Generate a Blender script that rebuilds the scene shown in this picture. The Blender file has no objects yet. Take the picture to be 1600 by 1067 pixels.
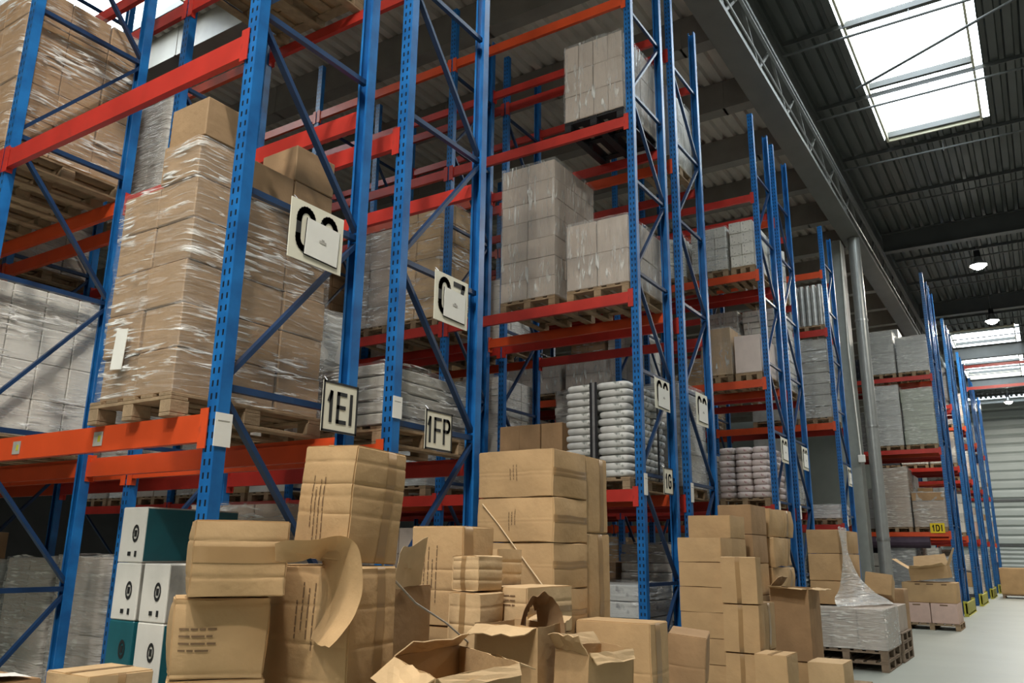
import bpy, math, random
from mathutils import Vector, Matrix, noise
R = random.Random(7)
PI = math.pi
scn = bpy.context.scene
col = scn.collection

# ------------------------------------------------------------ camera, sky, lights, exposure
cd = bpy.data.cameras.new('camera'); cam = bpy.data.objects.new('camera', cd); col.objects.link(cam)
Mc = Matrix(((0.54088, -0.217576, -0.812471, 0), (-0.841009, -0.125715, -0.526212, 0), (0.012351, 0.967914, -0.25098, 1.6), (0, 0, 0, 1)))
cam.matrix_world = Mc
cd.sensor_width = 36; cd.lens = 28.46; cd.clip_end = 300; cd.clip_start = .05
scn.camera = cam
w = bpy.data.worlds.new('overcast_sky'); scn.world = w; w.use_nodes = True
w.node_tree.nodes['Background'].inputs[0].default_value = (.86, .94, 1, 1)
w.node_tree.nodes['Background'].inputs[1].default_value = 11.0
scn.view_settings.view_transform = 'Standard'; scn.view_settings.look = 'None'
scn.view_settings.gamma = 1; scn.view_settings.use_curve_mapping = False
scn.view_settings.exposure = 0.1
DECK = 12.2
SKYL = [(9.2, 21.5, .10, 2.2), (43.5, 57.5, .12, 2.75), (-8.0, 1.0, .3, 3.6), (3.0, 8.3, 13.2, 16.2)]   # x0,x1,y0,y1 of each roof light
LAMP_W = 520
LAMPS = [(29.6, .8), (37.3, .8), (58.3, 1.0), (.5, 1.6), (-3.5, .6), (-5.0, 4.0), (20, -4.5), (46, -5.5)]  # later entries are lamps added out of view to light the goods
SKY_PORTALS = True

# ------------------------------------------------------------ materials
MATS = {}
def newmat(name):
    m = bpy.data.materials.new(name); m.use_nodes = True
    return m, m.node_tree, m.node_tree.nodes['Principled BSDF']
def mat(name, c, rough=.6, metal=0, var=.12, nscale=6, bump=.0, bscale=40, spec=.5, coat=0, dirt=None):
    if name in MATS: return MATS[name]
    m, nt, b = newmat(name); N = nt.nodes; L = nt.links
    b.inputs['Roughness'].default_value = rough; b.inputs['Metallic'].default_value = metal
    b.inputs['Specular IOR Level'].default_value = spec
    tc = N.new('ShaderNodeTexCoord'); n = N.new('ShaderNodeTexNoise'); n.inputs['Scale'].default_value = nscale; n.inputs['Detail'].default_value = 4
    L.new(tc.outputs['Object'], n.inputs['Vector'])
    r = N.new('ShaderNodeValToRGB'); r.color_ramp.elements[0].position = .3; r.color_ramp.elements[1].position = .7
    r.color_ramp.elements[0].color = (*[x * (1 - var) for x in c], 1); r.color_ramp.elements[1].color = (*[min(1, x * (1 + var)) for x in c], 1)
    L.new(n.outputs['Fac'], r.inputs['Fac'])
    out = r.outputs['Color']
    oi = N.new('ShaderNodeObjectInfo'); hv = N.new('ShaderNodeHueSaturation')
    mr = N.new('ShaderNodeMapRange'); mr.inputs['To Min'].default_value = 1 - var * .7; mr.inputs['To Max'].default_value = 1 + var * .7
    L.new(oi.outputs['Random'], mr.inputs['Value']); L.new(mr.outputs[0], hv.inputs['Value']); L.new(out, hv.inputs['Color']); out = hv.outputs['Color']
    if dirt:
        n2 = N.new('ShaderNodeTexNoise'); n2.inputs['Scale'].default_value = dirt[1]; n2.inputs['Detail'].default_value = 6; L.new(tc.outputs['Object'], n2.inputs['Vector'])
        r2 = N.new('ShaderNodeValToRGB'); r2.color_ramp.elements[0].position = dirt[2]; r2.color_ramp.elements[1].position = min(1, dirt[2] + .12)
        L.new(n2.outputs['Fac'], r2.inputs['Fac'])
        mx = N.new('ShaderNodeMix'); mx.data_type = 'RGBA'; L.new(r2.outputs['Color'], mx.inputs[0]); L.new(out, mx.inputs[6]); mx.inputs[7].default_value = (*dirt[0], 1); out = mx.outputs[2]
    L.new(out, b.inputs['Base Color'])
    if bump:
        n3 = N.new('ShaderNodeTexNoise'); n3.inputs['Scale'].default_value = bscale; n3.inputs['Detail'].default_value = 5; L.new(tc.outputs['Object'], n3.inputs['Vector'])
        bp = N.new('ShaderNodeBump'); bp.inputs['Strength'].default_value = bump; bp.inputs['Distance'].default_value = .02
        L.new(n3.outputs['Fac'], bp.inputs['Height']); L.new(bp.outputs[0], b.inputs['Normal'])
    MATS[name] = m
    return m
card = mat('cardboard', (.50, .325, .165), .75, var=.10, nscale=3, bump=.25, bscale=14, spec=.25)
card_dark = mat('cardboard_dark', (.36, .225, .12), .8, var=.12, nscale=4, bump=.25, bscale=14, spec=.2)  # darker brown than the plain cardboard
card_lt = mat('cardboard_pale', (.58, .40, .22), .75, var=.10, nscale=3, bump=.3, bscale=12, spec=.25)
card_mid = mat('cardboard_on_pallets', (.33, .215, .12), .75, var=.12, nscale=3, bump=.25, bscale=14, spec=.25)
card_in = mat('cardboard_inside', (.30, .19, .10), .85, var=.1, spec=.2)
card_edge = mat('cardboard_edge', (.66, .50, .31), .8, var=.1)
card_grey = mat('cardboard_grey', (.45, .375, .315), .7, var=.12, nscale=3, bump=.2, bscale=12)
tapem = mat('packing_tape', (.33, .20, .09), .30, var=.08, spec=.6)
ink = mat('printed_ink', (.17, .10, .05), .8, var=.05)
black = mat('black_ink', (.012, .012, .012), .6, var=.05)
white_card = mat('white_cardboard', (.68, .66, .61), .55, var=.05, bump=.1, bscale=10)
pink_card = mat('pinkish_cardboard', (.60, .42, .35), .6, var=.08)
paper = mat('white_paper', (.80, .79, .74), .6, var=.03)
cream = mat('cream_sign', (.76, .73, .60), .45, var=.03)
teal = mat('teal_print', (.01, .105, .13), .35, var=.12)
yellow = mat('yellow_paint', (.75, .55, .01), .45, var=.08)
yguard = mat('yellow_guard_paint', (.42, .40, .04), .5, var=.15)
wood = mat('pallet_wood', (.31, .22, .135), .85, var=.2, nscale=9, bump=.3, bscale=30, spec=.2)
wood_dk = mat('grey_pallet_wood', (.24, .18, .13), .9, var=.2, nscale=9, bump=.3, bscale=30, spec=.2)
blackp = mat('black_plastic', (.012, .012, .014), .45, var=.1)
orange = mat('orange_beam_paint', (.64, .075, .018), .38, var=.08, nscale=4, spec=.5, dirt=((.40, .06, .03), 9, .68))
redm = mat('red_beam_paint', (.47, .032, .022), .4, var=.12, nscale=4, dirt=((.30, .03, .02), 9, .68))
galv = mat('galvanised_steel', (.42, .43, .43), .38, metal=.8, var=.12, nscale=12)
conc = mat('floor_concrete', (.33, .35, .31), .42, var=.07, nscale=.7, bump=.05, bscale=8, spec=.4, dirt=((.30, .32, .29), 1.1, .62))
deckm = mat('roof_deck_lit', (.66, .61, .55), .55, metal=.0, var=.12, nscale=1.5)  # pale copy: the light on the roof over the racks is in its colour
deckdk = mat('aisle_roof_deck_shaded', (.062, .07, .067), .5, var=.12, nscale=1.5)  # dark copy: the dimness of the aisle roof is in its colour
beaml = mat('lit_roof_beam_steel', (.30, .28, .25), .45, var=.12, nscale=2)  # beam steel lightened, brightness of the lit roof side painted in
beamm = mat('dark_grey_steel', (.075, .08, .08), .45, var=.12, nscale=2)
girdm = mat('grey_girder_steel', (.16, .16, .15), .45, var=.1, nscale=2)
panelm = mat('grey_wall_panel', (.36, .40, .385), .45, var=.08, nscale=.6, spec=.5)
wallm = mat('dark_wall_cladding', (.16, .17, .17), .6, var=.1, nscale=1)
colm = mat('grey_green_column_paint', (.27, .29, .27), .5, var=.06)
pipem = mat('grey_pipe', (.30, .31, .30), .35, metal=.3, var=.06)
greyw = mat('grey_wrapped_goods', (.36, .345, .31), .45, var=.15, nscale=6, bump=.5, bscale=9)
sackm = mat('white_grey_sack', (.58, .58, .56), .42, var=.14, nscale=7, bump=.5, bscale=14, spec=.5, dirt=((.10, .12, .10), 9, .60))
sackp = mat('pink_white_sack', (.66, .57, .55), .45, var=.12, nscale=7, bump=.5, bscale=14, dirt=((.35, .14, .15), 13, .60))
dotm = mat('spotted_goods', (.60, .58, .52), .5, var=.1, dirt=((.05, .06, .06), 26, .60))
tubem = mat('silver_tubes', (.50, .50, .48), .3, metal=.5, var=.2)
darkgoods = mat('dark_goods', (.05, .055, .07), .5, var=.3, nscale=5, dirt=((.2, .2, .22), 8, .62))
greygoods = mat('light_grey_goods', (.46, .47, .46), .45, var=.15, nscale=4, bump=.4, bscale=10, dirt=((.16, .17, .18), 6, .62))
purple = mat('dark_purple_cover', (.06, .035, .06), .6, var=.2)
curbm = mat('cream_skylight_curb', (.62, .60, .46), .5, var=.04)

def blue_paint():
    m, nt, b = newmat('blue_rack_paint'); N = nt.nodes; L = nt.links
    b.inputs['Roughness'].default_value = .33
    tc = N.new('ShaderNodeTexCoord'); sx = N.new('ShaderNodeSeparateXYZ'); L.new(tc.outputs['Object'], sx.inputs[0])
    def mth(op, a, bb=None):
        k = N.new('ShaderNodeMath'); k.operation = op
        for i, v in enumerate((a, bb)):
            if v is None: continue
            if isinstance(v, (int, float)): k.inputs[i].default_value = v
            else: L.new(v, k.inputs[i])
        return k.outputs[0]
    fr = mth('FRACT', mth('DIVIDE', sx.outputs['Z'], .075))
    a = mth('LESS_THAN', mth('ABSOLUTE', mth('SUBTRACT', fr, .5)), .24)
    c = mth('LESS_THAN', mth('ABSOLUTE', mth('SUBTRACT', mth('ABSOLUTE', sx.outputs['Y']), .022)), .0075)
    gn = mth('GREATER_THAN', mth('ABSOLUTE', sx.outputs['X']), .0385)
    mask = mth('MULTIPLY', mth('MULTIPLY', a, c), gn)
    n = N.new('ShaderNodeTexNoise'); n.inputs['Scale'].default_value = 5; n.inputs['Detail'].default_value = 5; L.new(tc.outputs['Object'], n.inputs['Vector'])
    r = N.new('ShaderNodeValToRGB'); r.color_ramp.elements[0].color = (.008, .095, .30, 1); r.color_ramp.elements[1].color = (.014, .16, .46, 1)
    r.color_ramp.elements[0].position = .35; r.color_ramp.elements[1].position = .65; L.new(n.outputs['Fac'], r.inputs['Fac'])
    mx = N.new('ShaderNodeMix'); mx.data_type = 'RGBA'; L.new(mask, mx.inputs[0]); L.new(r.outputs['Color'], mx.inputs[6]); mx.inputs[7].default_value = (.006, .01, .02, 1)
    L.new(mx.outputs[2], b.inputs['Base Color'])
    return m
blue = blue_paint()
bluedk = mat('shaded_blue_brace_paint', (.008, .034, .10), .38, var=.15, nscale=6)  # rack blue darkened, backlit shade of the braces painted in

def film(name, base, streak, tint=(.85, .86, .84), scale=(3, 3, 30), rough=.2, thr=.56):  # opaque white streaks stand in for glints on the wrinkled film
    m, nt, b = newmat(name); N = nt.nodes; L = nt.links; out = N['Material Output']
    b.inputs['Base Color'].default_value = (*tint, 1); b.inputs['Roughness'].default_value = rough; b.inputs['Specular IOR Level'].default_value = 1.0
    tc = N.new('ShaderNodeTexCoord'); mp = N.new('ShaderNodeMapping'); mp.inputs['Scale'].default_value = scale; mp.inputs['Rotation'].default_value = (.10, .08, 0); L.new(tc.outputs['Object'], mp.inputs[0])
    n = N.new('ShaderNodeTexNoise'); n.inputs['Scale'].default_value = 1; n.inputs['Detail'].default_value = 5; n.inputs['Distortion'].default_value = 1.2; L.new(mp.outputs[0], n.inputs['Vector'])
    n2 = N.new('ShaderNodeTexNoise'); n2.inputs['Scale'].default_value = 2.4; n2.inputs['Detail'].default_value = 3; L.new(tc.outputs['Object'], n2.inputs['Vector'])
    def mr(v, a, c, lo, hi):
        k = N.new('ShaderNodeMapRange'); k.inputs['From Min'].default_value = a; k.inputs['From Max'].default_value = c; k.inputs['To Min'].default_value = lo; k.inputs['To Max'].default_value = hi; L.new(v, k.inputs['Value']); return k.outputs[0]
    s1 = mr(n.outputs['Fac'], thr, thr + .10, 0, 1); s2 = mr(n2.outputs['Fac'], .44, .62, .15, 1)
    mu = N.new('ShaderNodeMath'); mu.operation = 'MULTIPLY'; L.new(s1, mu.inputs[0]); L.new(s2, mu.inputs[1])
    f = mr(mu.outputs[0], 0, 1, base, streak)
    bp = N.new('ShaderNodeBump'); bp.inputs['Strength'].default_value = 1.0; bp.inputs['Distance'].default_value = .05; L.new(n.outputs['Fac'], bp.inputs['Height']); L.new(bp.outputs[0], b.inputs['Normal'])
    t = N.new('ShaderNodeBsdfTransparent'); ms = N.new('ShaderNodeMixShader'); L.new(f, ms.inputs[0]); L.new(t.outputs[0], ms.inputs[1]); L.new(b.outputs[0], ms.inputs[2]); L.new(ms.outputs[0], out.inputs[0])
    return m
film_clear = film('clear_stretch_film', .08, 1.0, tint=(.95, .95, .93), thr=.515, rough=.15)
film_milky = film('milky_stretch_film', .34, .9, tint=(.88, .88, .85), thr=.52)
film_v = film('vertical_crinkled_film', .16, .8, tint=(.82, .83, .80), scale=(18, 18, 2.5), thr=.52)

m, nt, b = newmat('skylight_pane'); t = nt.nodes.new('ShaderNodeBsdfTransparent'); t.inputs[0].default_value = (.93, .95, .95, 1)
ms = nt.nodes.new('ShaderNodeMixShader'); ms.inputs[0].default_value = .12; nt.links.new(t.outputs[0], ms.inputs[1]); nt.links.new(b.outputs[0], ms.inputs[2]); nt.links.new(ms.outputs[0], nt.nodes['Material Output'].inputs[0])
pane_m = m
m, nt, b = newmat('lamp_lens'); b.inputs['Emission Color'].default_value = (1, .95, .84, 1); b.inputs['Emission Strength'].default_value = 60; lens_m = m

# ------------------------------------------------------------ mesh helpers
LABELS = {}
def tag(o, label, cat, group=None, kind=None):
    if label:
        k = len(label.split()); assert 4 <= k <= 16, (k, label)
        if label in LABELS and not group: raise ValueError('dup label ' + label)
        LABELS[label] = 1
        o['label'] = label
    if cat: o['category'] = cat
    if group: o['group'] = group
    if kind: o['kind'] = kind
    return o
def empty(name, loc=(0, 0, 0), rot=(0, 0, 0), label=None, cat=None, group=None):
    o = bpy.data.objects.new(name, None); col.objects.link(o); o.location = loc; o.rotation_euler = rot; o.empty_display_size = .1
    return tag(o, label, cat, group)
class MB:
    def __init__(s): s.v = []; s.f = []
    def add(s, v, f):
        k = len(s.v); s.v += [tuple(x) for x in v]; s.f += [tuple(i + k for i in q) for q in f]; return s
    def box(s, x0, x1, y0, y1, z0, z1):
        return s.add([(x0, y0, z0), (x1, y0, z0), (x1, y1, z0), (x0, y1, z0), (x0, y0, z1), (x1, y0, z1), (x1, y1, z1), (x0, y1, z1)],
                     [(0, 3, 2, 1), (4, 5, 6, 7), (0, 1, 5, 4), (1, 2, 6, 5), (2, 3, 7, 6), (3, 0, 4, 7)])
    def cham(s, x0, x1, y0, y1, z0, z1, c):
        # box with chamfered vertical and horizontal edges
        P = []
        for z, i in ((z0, c), (z0 + c, 0), (z1 - c, 0), (z1, c)):
            P.append([(x0 + c + i * 0, y0 + i), (x1 - c, y0 + i), (x1 - i, y0 + c), (x1 - i, y1 - c), (x1 - c, y1 - i), (x0 + c, y1 - i), (x0 + i, y1 - c), (x0 + i, y0 + c)])
        v = [(p[0], p[1], z) for q, z in zip(P, (z0, z0 + c, z1 - c, z1)) for p in q]
        f = [tuple(range(7, -1, -1)), tuple(range(24, 32))]
        for k in range(3):
            for i in range(8):
                j = (i + 1) % 8; f.append((k * 8 + i, k * 8 + j, k * 8 + 8 + j, k * 8 + 8 + i))
        return s.add(v, f)
    def bar(s, a, b, w, h=None, up=(0, 0, 1)):
        h = h or w; a = Vector(a); b = Vector(b); d = (b - a).normalized(); u = Vector(up)
        if abs(d.dot(u)) > .98: u = Vector((0, 1, 0))
        x = d.cross(u).normalized(); y = x.cross(d).normalized()
        v = []
        for p in (a, b):
            for i, j in ((-1, -1), (1, -1), (1, 1), (-1, 1)): v.append(p + x * (i * w / 2) + y * (j * h / 2))
        return s.add(v, [(3, 2, 1, 0), (4, 5, 6, 7), (0, 1, 5, 4), (1, 2, 6, 5), (2, 3, 7, 6), (3, 0, 4, 7)])
    def tube(s, pts, r, n=8):
        pts = [Vector(p) for p in pts]; k0 = len(s.v)
        for i, p in enumerate(pts):
            d = (pts[min(i + 1, len(pts) - 1)] - pts[max(i - 1, 0)]).normalized(); u = Vector((0, 0, 1)) if abs(d.z) < .9 else Vector((0, 1, 0))
            x = d.cross(u).normalized(); y = x.cross(d)
            for q in range(n): a = q * 2 * PI / n; s.v.append(tuple(p + x * (math.cos(a) * r) + y * (math.sin(a) * r)))
        for i in range(len(pts) - 1):
            for q in range(n): a = k0 + i * n + q; b2 = k0 + i * n + (q + 1) % n; s.f.append((a, b2, b2 + n, a + n))
        s.f.append(tuple(k0 + n - 1 - q for q in range(n))); e = k0 + (len(pts) - 1) * n; s.f.append(tuple(e + q for q in range(n)))
        return s
    def lathe(s, prof, n=20, cx=0, cy=0):
        k0 = len(s.v)
        for r, z in prof:
            for q in range(n): a = q * 2 * PI / n; s.v.append((cx + r * math.cos(a), cy + r * math.sin(a), z))
        for i in range(len(prof) - 1):
            for q in range(n): a = k0 + i * n + q; b2 = k0 + i * n + (q + 1) % n; s.f.append((a, b2, b2 + n, a + n))
        return s
    def mesh(s, name, m, smooth=False):
        me = bpy.data.meshes.new(name); me.from_pydata(s.v, [], s.f); me.update()
        for q in (m if isinstance(m, (list, tuple)) else [m]): me.materials.append(q)
        if smooth:
            for p in me.polygons: p.use_smooth = True
        return me
def link(name, me, parent=None, loc=(0, 0, 0), rot=(0, 0, 0)):
    o = bpy.data.objects.new(name, me); col.objects.link(o); o.location = loc; o.rotation_euler = rot
    if parent: o.parent = parent
    return o
def part(name, mb, m, parent=None, loc=(0, 0, 0), rot=(0, 0, 0), smooth=False):
    return link(name, mb.mesh(name, m, smooth), parent, loc, rot)
CACHE = {}
def cached(key, fn):
    if key not in CACHE: CACHE[key] = fn()
    return CACHE[key]
def struct(name, mb, m, parent=None, smooth=False):
    o = part(name, mb, m, parent, smooth=smooth)
    if parent is None: o['kind'] = 'structure'
    return o
def arc(cx, cy, rx, ry, a0, a1, n=10): return [(cx + rx * math.cos(math.radians(a0 + (a1 - a0) * k / n)), cy + ry * math.sin(math.radians(a0 + (a1 - a0) * k / n))) for k in range(n + 1)]
GL = {'1': [[(.15, .72), (.5, 1), (.5, 0)]], 'E': [[(.9, 1), (.1, 1), (.1, 0), (.9, 0)], [(.1, .52), (.8, .52)]], 'I': [[(.5, 1), (.5, 0)]], 'F': [[(.9, 1), (.1, 1), (.1, 0)], [(.1, .52), (.8, .52)]],
      'P': [[(.1, 0), (.1, 1), (.6, 1)] + arc(.6, .76, .3, .24, 90, -90) + [(.1, .52)]], 'D': [[(.1, 0), (.1, 1), (.45, 1)] + arc(.45, .5, .42, .5, 90, -90) + [(.1, 0)]],
      'C': [arc(.5, .72, .4, .28, 20, 180) + arc(.5, .28, .4, .28, 180, 340)], '2': [arc(.5, .74, .38, .26, 160, -30) + [(.1, 0), (.9, 0)]], '7': [[(.1, 1), (.9, 1), (.4, 0)]],
      '0': [arc(.5, .72, .38, .28, 0, 180) + arc(.5, .28, .38, .28, 180, 360) + [(.88, .72)]], 'G': [arc(.5, .72, .4, .28, 20, 180) + arc(.5, .28, .4, .28, 180, 360) + [(.9, .48), (.55, .48)]]}
def text(name, s, h, m, parent, loc, rot, wd, th, depth=.0015):
    """block letters from straight strokes; wd = letter width, th = stroke width"""
    gap = th * 1.1; W = [(.35 if c in 'I' else .6 if c == '1' else 1) * wd for c in s]; tot = sum(W) + gap * (len(s) - 1) + th; x = -tot / 2 + th / 2; mb = MB()
    for c, w_ in zip(s, W):
        for pl in GL[c]:
            P = [(x + a * w_, (b_ - .5) * (h - th)) for a, b_ in pl]
            for (ax, ay), (bx, by) in zip(P[:-1], P[1:]):
                l = math.hypot(bx - ax, by - ay) or 1; ux, uy = (bx - ax) / l * th * .45, (by - ay) / l * th * .45; nx, ny = -uy / .9, ux / .9
                v = [(ax - ux + nx, ay - uy + ny), (ax - ux - nx, ay - uy - ny), (bx + ux - nx, by + uy - ny), (bx + ux + nx, by + uy + ny)]
                mb.add([(q[0], q[1], 0) for q in v] + [(q[0], q[1], depth) for q in v], [(4, 5, 6, 7), (0, 1, 5, 4), (1, 2, 6, 5), (2, 3, 7, 6), (3, 0, 4, 7)])
        x += w_ + gap
    o = part(name, mb, m, parent, loc, rot); o['kind'] = 'stuff'
    return o

# ------------------------------------------------------------ setting
X0, X1, Y0, Y1 = -10, 64, -10, 56
struct('floor', MB().box(X0, X1, Y0, Y1, -.2, 0), conc)
# roof deck: trapezoid ribs running along X, opened where the roof lights sit
def deck(ya, yb):
    mb = MB(); p = .30; y = ya
    while y < yb - 1e-6:
        xs = [(X0, X1)]
        for (a, b, c, d) in SKYL:
            if y + p > c and y < d:
                xs = [seg for (s, e) in xs for seg in ((s, min(e, a)), (max(s, b), e)) if seg[1] > seg[0] + .01]
        prof = [(y, DECK), (y + .15, DECK), (y + .18, DECK + .11), (y + .27, DECK + .11), (y + p, DECK)]
        for s, e in xs:
            v = [(s, a, z) for a, z in prof] + [(e, a, z) for a, z in prof]
            mb.add(v, [(i, i + 1, i + 6, i + 5) for i in range(4)])
        y += p
    return mb
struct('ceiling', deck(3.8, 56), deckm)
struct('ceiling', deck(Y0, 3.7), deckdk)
struct('wall_left', MB().box(X0, X1, Y1, Y1 + .2, 0, DECK), wallm)
struct('wall_right', MB().box(X0, X1, Y0 - .2, Y0, 0, DECK), wallm)
struct('wall_back', MB().box(X0 - .2, X0, Y0, Y1, 0, DECK), panelm)
wf = struct('wall_far', MB().box(X1 + .06, X1 + .3, Y0, Y1, 0, DECK), panelm)
z = 2.4; k = 0
slat_v = lambda h: MB().add([(0, -4, 0), (0, 6, 0), (-.10, 6, .12), (-.10, -4, .12), (-.10, 6, h - .14), (-.10, -4, h - .14), (0, 6, h), (0, -4, h)], [(0, 3, 2, 1), (3, 5, 4, 2), (5, 7, 6, 4)])
me = slat_v(.58).mesh('cladding_panel', panelm)
while z < 11.6:
    link('cladding_panel', me, wf, (X1 + .05, 0, z)); z += .6
door = struct('door_1', MB().box(X1 - .02, X1 + .06, -3.8, 2.6, 0, 2.32), colm)
me = slat_v(.26).mesh('door_slat', panelm); 
for k in range(8):
    o = link('door_slat', me, door, (X1 - .04, .1, .1 + k * .28)); o.scale = (.5, .62, 1)
struct('trim_1', MB().box(X1 - .12, X1 + .02, -4, 6, 5.22, 5.36), beamm)
struct('trim_2', MB().box(X1 - .12, X1 + .02, -4, 6, 2.32, 2.44), beamm)

# roof beams: deep ones left of the girder, light purlins right of it
def ibeam(mb, a, b, z0, h, wd, axis='y'):
    # a,b endpoints (x,y); I section
    (ax, ay), (bx, by) = a, b; t = .03
    if axis == 'y':
        mb.box(ax - wd / 2, ax + wd / 2, ay, by, z0, z0 + t); mb.box(ax - wd / 2, ax + wd / 2, ay, by, z0 + h - t, z0 + h); mb.box(ax - t / 2, ax + t / 2, ay, by, z0 + t, z0 + h - t)
    else:
        mb.box(ax, bx, ay - wd / 2, ay + wd / 2, z0, z0 + t); mb.box(ax, bx, ay - wd / 2, ay + wd / 2, z0 + h - t, z0 + h); mb.box(ax, bx, ay - t / 2, ay + t / 2, z0 + t, z0 + h - t)
def roofmember(label, mb, m, cat='roof beam', name='roof_beam'):
    o = part(name, mb, m); tag(o, label, cat); o['kind'] = 'structure'; return o
ORD = ['zeroth', 'first', 'second', 'third', 'fourth', 'fifth', 'sixth', 'seventh', 'eighth', 'ninth', 'tenth', 'eleventh', 'twelfth', 'thirteenth', 'fourteenth', 'fifteenth', 'sixteenth', 'seventeenth', 'eighteenth', 'nineteenth', 'twentieth', 'twentyfirst', 'twentysecond', 'twentythird', 'twentyfourth']
k = 0; x = .65
mb_i = 0
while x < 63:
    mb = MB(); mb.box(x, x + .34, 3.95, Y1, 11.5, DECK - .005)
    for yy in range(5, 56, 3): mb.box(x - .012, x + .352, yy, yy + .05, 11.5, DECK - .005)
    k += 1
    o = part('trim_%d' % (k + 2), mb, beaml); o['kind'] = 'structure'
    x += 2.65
nt_ = k + 3
k = nt_; x = .2
while x < 63:
    mb = MB()
    if abs((x - .2) % 9.3) < .1 and x > 21:
        ibeam(mb, (x + .3, Y0), (x + .3, 3.45), 11.5, .66, .3)
    else:
        mb.tube([(x, Y0, 11.80), (x, 3.45, 11.80)], .028, 8)
        mb.box(x + .12, x + .125, 1.0, 1.02, 11.8, 12.1)
        mb.box(x + .10, x + .13, Y0, 3.45, 12.10, DECK - .003)
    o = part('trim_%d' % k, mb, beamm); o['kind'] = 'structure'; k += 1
    x += 3.1
# skylights
for i, (a, b2, c, d) in enumerate(SKYL):
    rt = part('window_%d' % (i + 1), MB().box(a - .05, b2 + .05, c - .05, c, DECK - .05, DECK + .55).box(a - .05, b2 + .05, d, d + .05, DECK - .05, DECK + .55).box(a - .05, a, c, d, DECK - .05, DECK + .55).box(b2, b2 + .05, c, d, DECK - .05, DECK + .55), curbm)
    rt['kind'] = 'structure'
    # arched gables and bars
    xs = []; x = b2
    while x > a + .2: xs.append(x); x -= 2.7
    xs.append(a)
    for e in (a + .02, b2 - .02):
        n = 10; v = []; f = []
        for q in range(n + 1):
            yy = c + (d - c) * q / n; zz = DECK + .55 + .35 * math.sin(PI * q / n)
            v += [(e, yy, DECK + .55), (e, yy, zz)]
        f = [(2 * q, 2 * q + 2, 2 * q + 3, 2 * q + 1) for q in range(n)]
        part('gable', MB().add(v, f), curbm, rt)
    for x in xs:
        part('glazing_bar', MB().box(x - .10, x + .0, c, d, DECK + .02, DECK + .16), beamm, rt)
    for q0, q1 in zip(xs[1:], xs[:-1]):
        n = 10; v = []; f = []
        for q in range(n + 1):
            yy = c + (d - c) * q / n; zz = DECK + .56 + .35 * math.sin(PI * q / n); v += [(q0 + .02, yy, zz), (q1 - .02, yy, zz)]
        f = [(2 * q, 2 * q + 1, 2 * q + 3, 2 * q + 2) for q in range(n)]
        part('pane', MB().add(v, f), pane_m, rt)
    if SKY_PORTALS:
        l = bpy.data.lights.new('roof_light_portal', 'AREA'); l.shape = 'RECTANGLE'; l.size = b2 - a; l.size_y = d - c; l.cycles.is_portal = True
        o = bpy.data.objects.new('roof_light_portal', l); col.objects.link(o); o.location = ((a + b2) / 2, (c + d) / 2, DECK - .0)
# thin diagonal bracing rod under the skylight
tag(part('brace_rod', MB().tube([(17.3, 2.3, 11.5), (15.4, -1.2, 11.5), (13.4, -5, 11.5)], .03), beamm), 'thin steel bracing rod crossing diagonally under the big skylight', 'rod')
# girder along the rack ends
g = empty('roof_girder', (0, 0, 0), label='long grey lattice girder running over the rack ends under the roof', cat='girder')
mb = MB(); mb.box(X0, X1, 3.48, 3.98, 10.52, 10.62); part('bottom_flange', mb, girdm, g)
part('top_flange', MB().box(X0, X1, 3.48, 3.98, 11.55, 11.63), girdm, g)
part('web_plate', MB().box(X0, X1, 3.80, 3.84, 10.62, 11.55), girdm, g)
part('cap_plate', MB().box(X0, X1, 3.55, 3.92, 11.63, DECK - .01), beamm, g)
mb = MB(); x = X0 + .2; mbr = []
x = 4.0
while x < 50:
    part('lattice_bar', MB().bar((x, 3.53, 10.6), (x + 1.0, 3.53, 11.56), .05), galv if False else girdm, g)
    part('lattice_bar', MB().bar((x + 1.0, 3.53, 11.56), (x + 2.0, 3.53, 10.6), .05), girdm, g)
    x += 2.0
part('cable_tray', MB().box(2, 50, 3.40, 3.46, 11.35, 11.42).box(2, 50, 3.40, 3.46, 11.22, 11.25), galv, g)
part('conduit', MB().tube([(2, 3.44, 10.70), (50, 3.44, 10.70)], .02, 6), galv, g)
# column and its pipe
c = empty('building_column', (24, 4.2, 0), label='tall grey green steel column standing beside the thick vertical pipe', cat='column')
mb = MB(); mb.box(-.25, .25, -.19, -.16, 0, 10.5); part('flange', mb, colm, c); part('flange', MB().box(-.25, .25, .26, .30, 0, 10.5), colm, c)
part('web', MB().box(-.02, .02, -.16, .26, 0, 10.5), colm, c); part('base_plate', MB().box(-.35, .35, -.28, .4, 0, .03), colm, c)
part('casing', MB().box(-.32, -.25, -.19, .34, 0, 10.5), colm, c)
p = empty('rain_pipe', (23.8, 3.66, 0), label='thick round grey downpipe standing right of the building column', cat='pipe')
part('pipe', MB().lathe([(0.001, 0), (.16, 0), (.16, 10.5), (.001, 10.5)], 24), pipem, p, smooth=False)
for zz in (2, 5, 8): part('bracket', MB().lathe([(.17, zz), (.175, zz), (.175, zz + .06), (.17, zz + .06)], 24), galv, p)
cb = empty('junction_box', (23.665, 4.0, 4.15), label='small white junction box on the column with a lead above', cat='switch box')
part('body', MB().cham(-.06, 0, -.12, .06, -.1, .1, .01), paper, cb); part('lead', MB().tube([(-.02, -.02, .1), (-.02, .05, 3), (-.02, 0, 6.3)], .018, 6), paper, cb)

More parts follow.
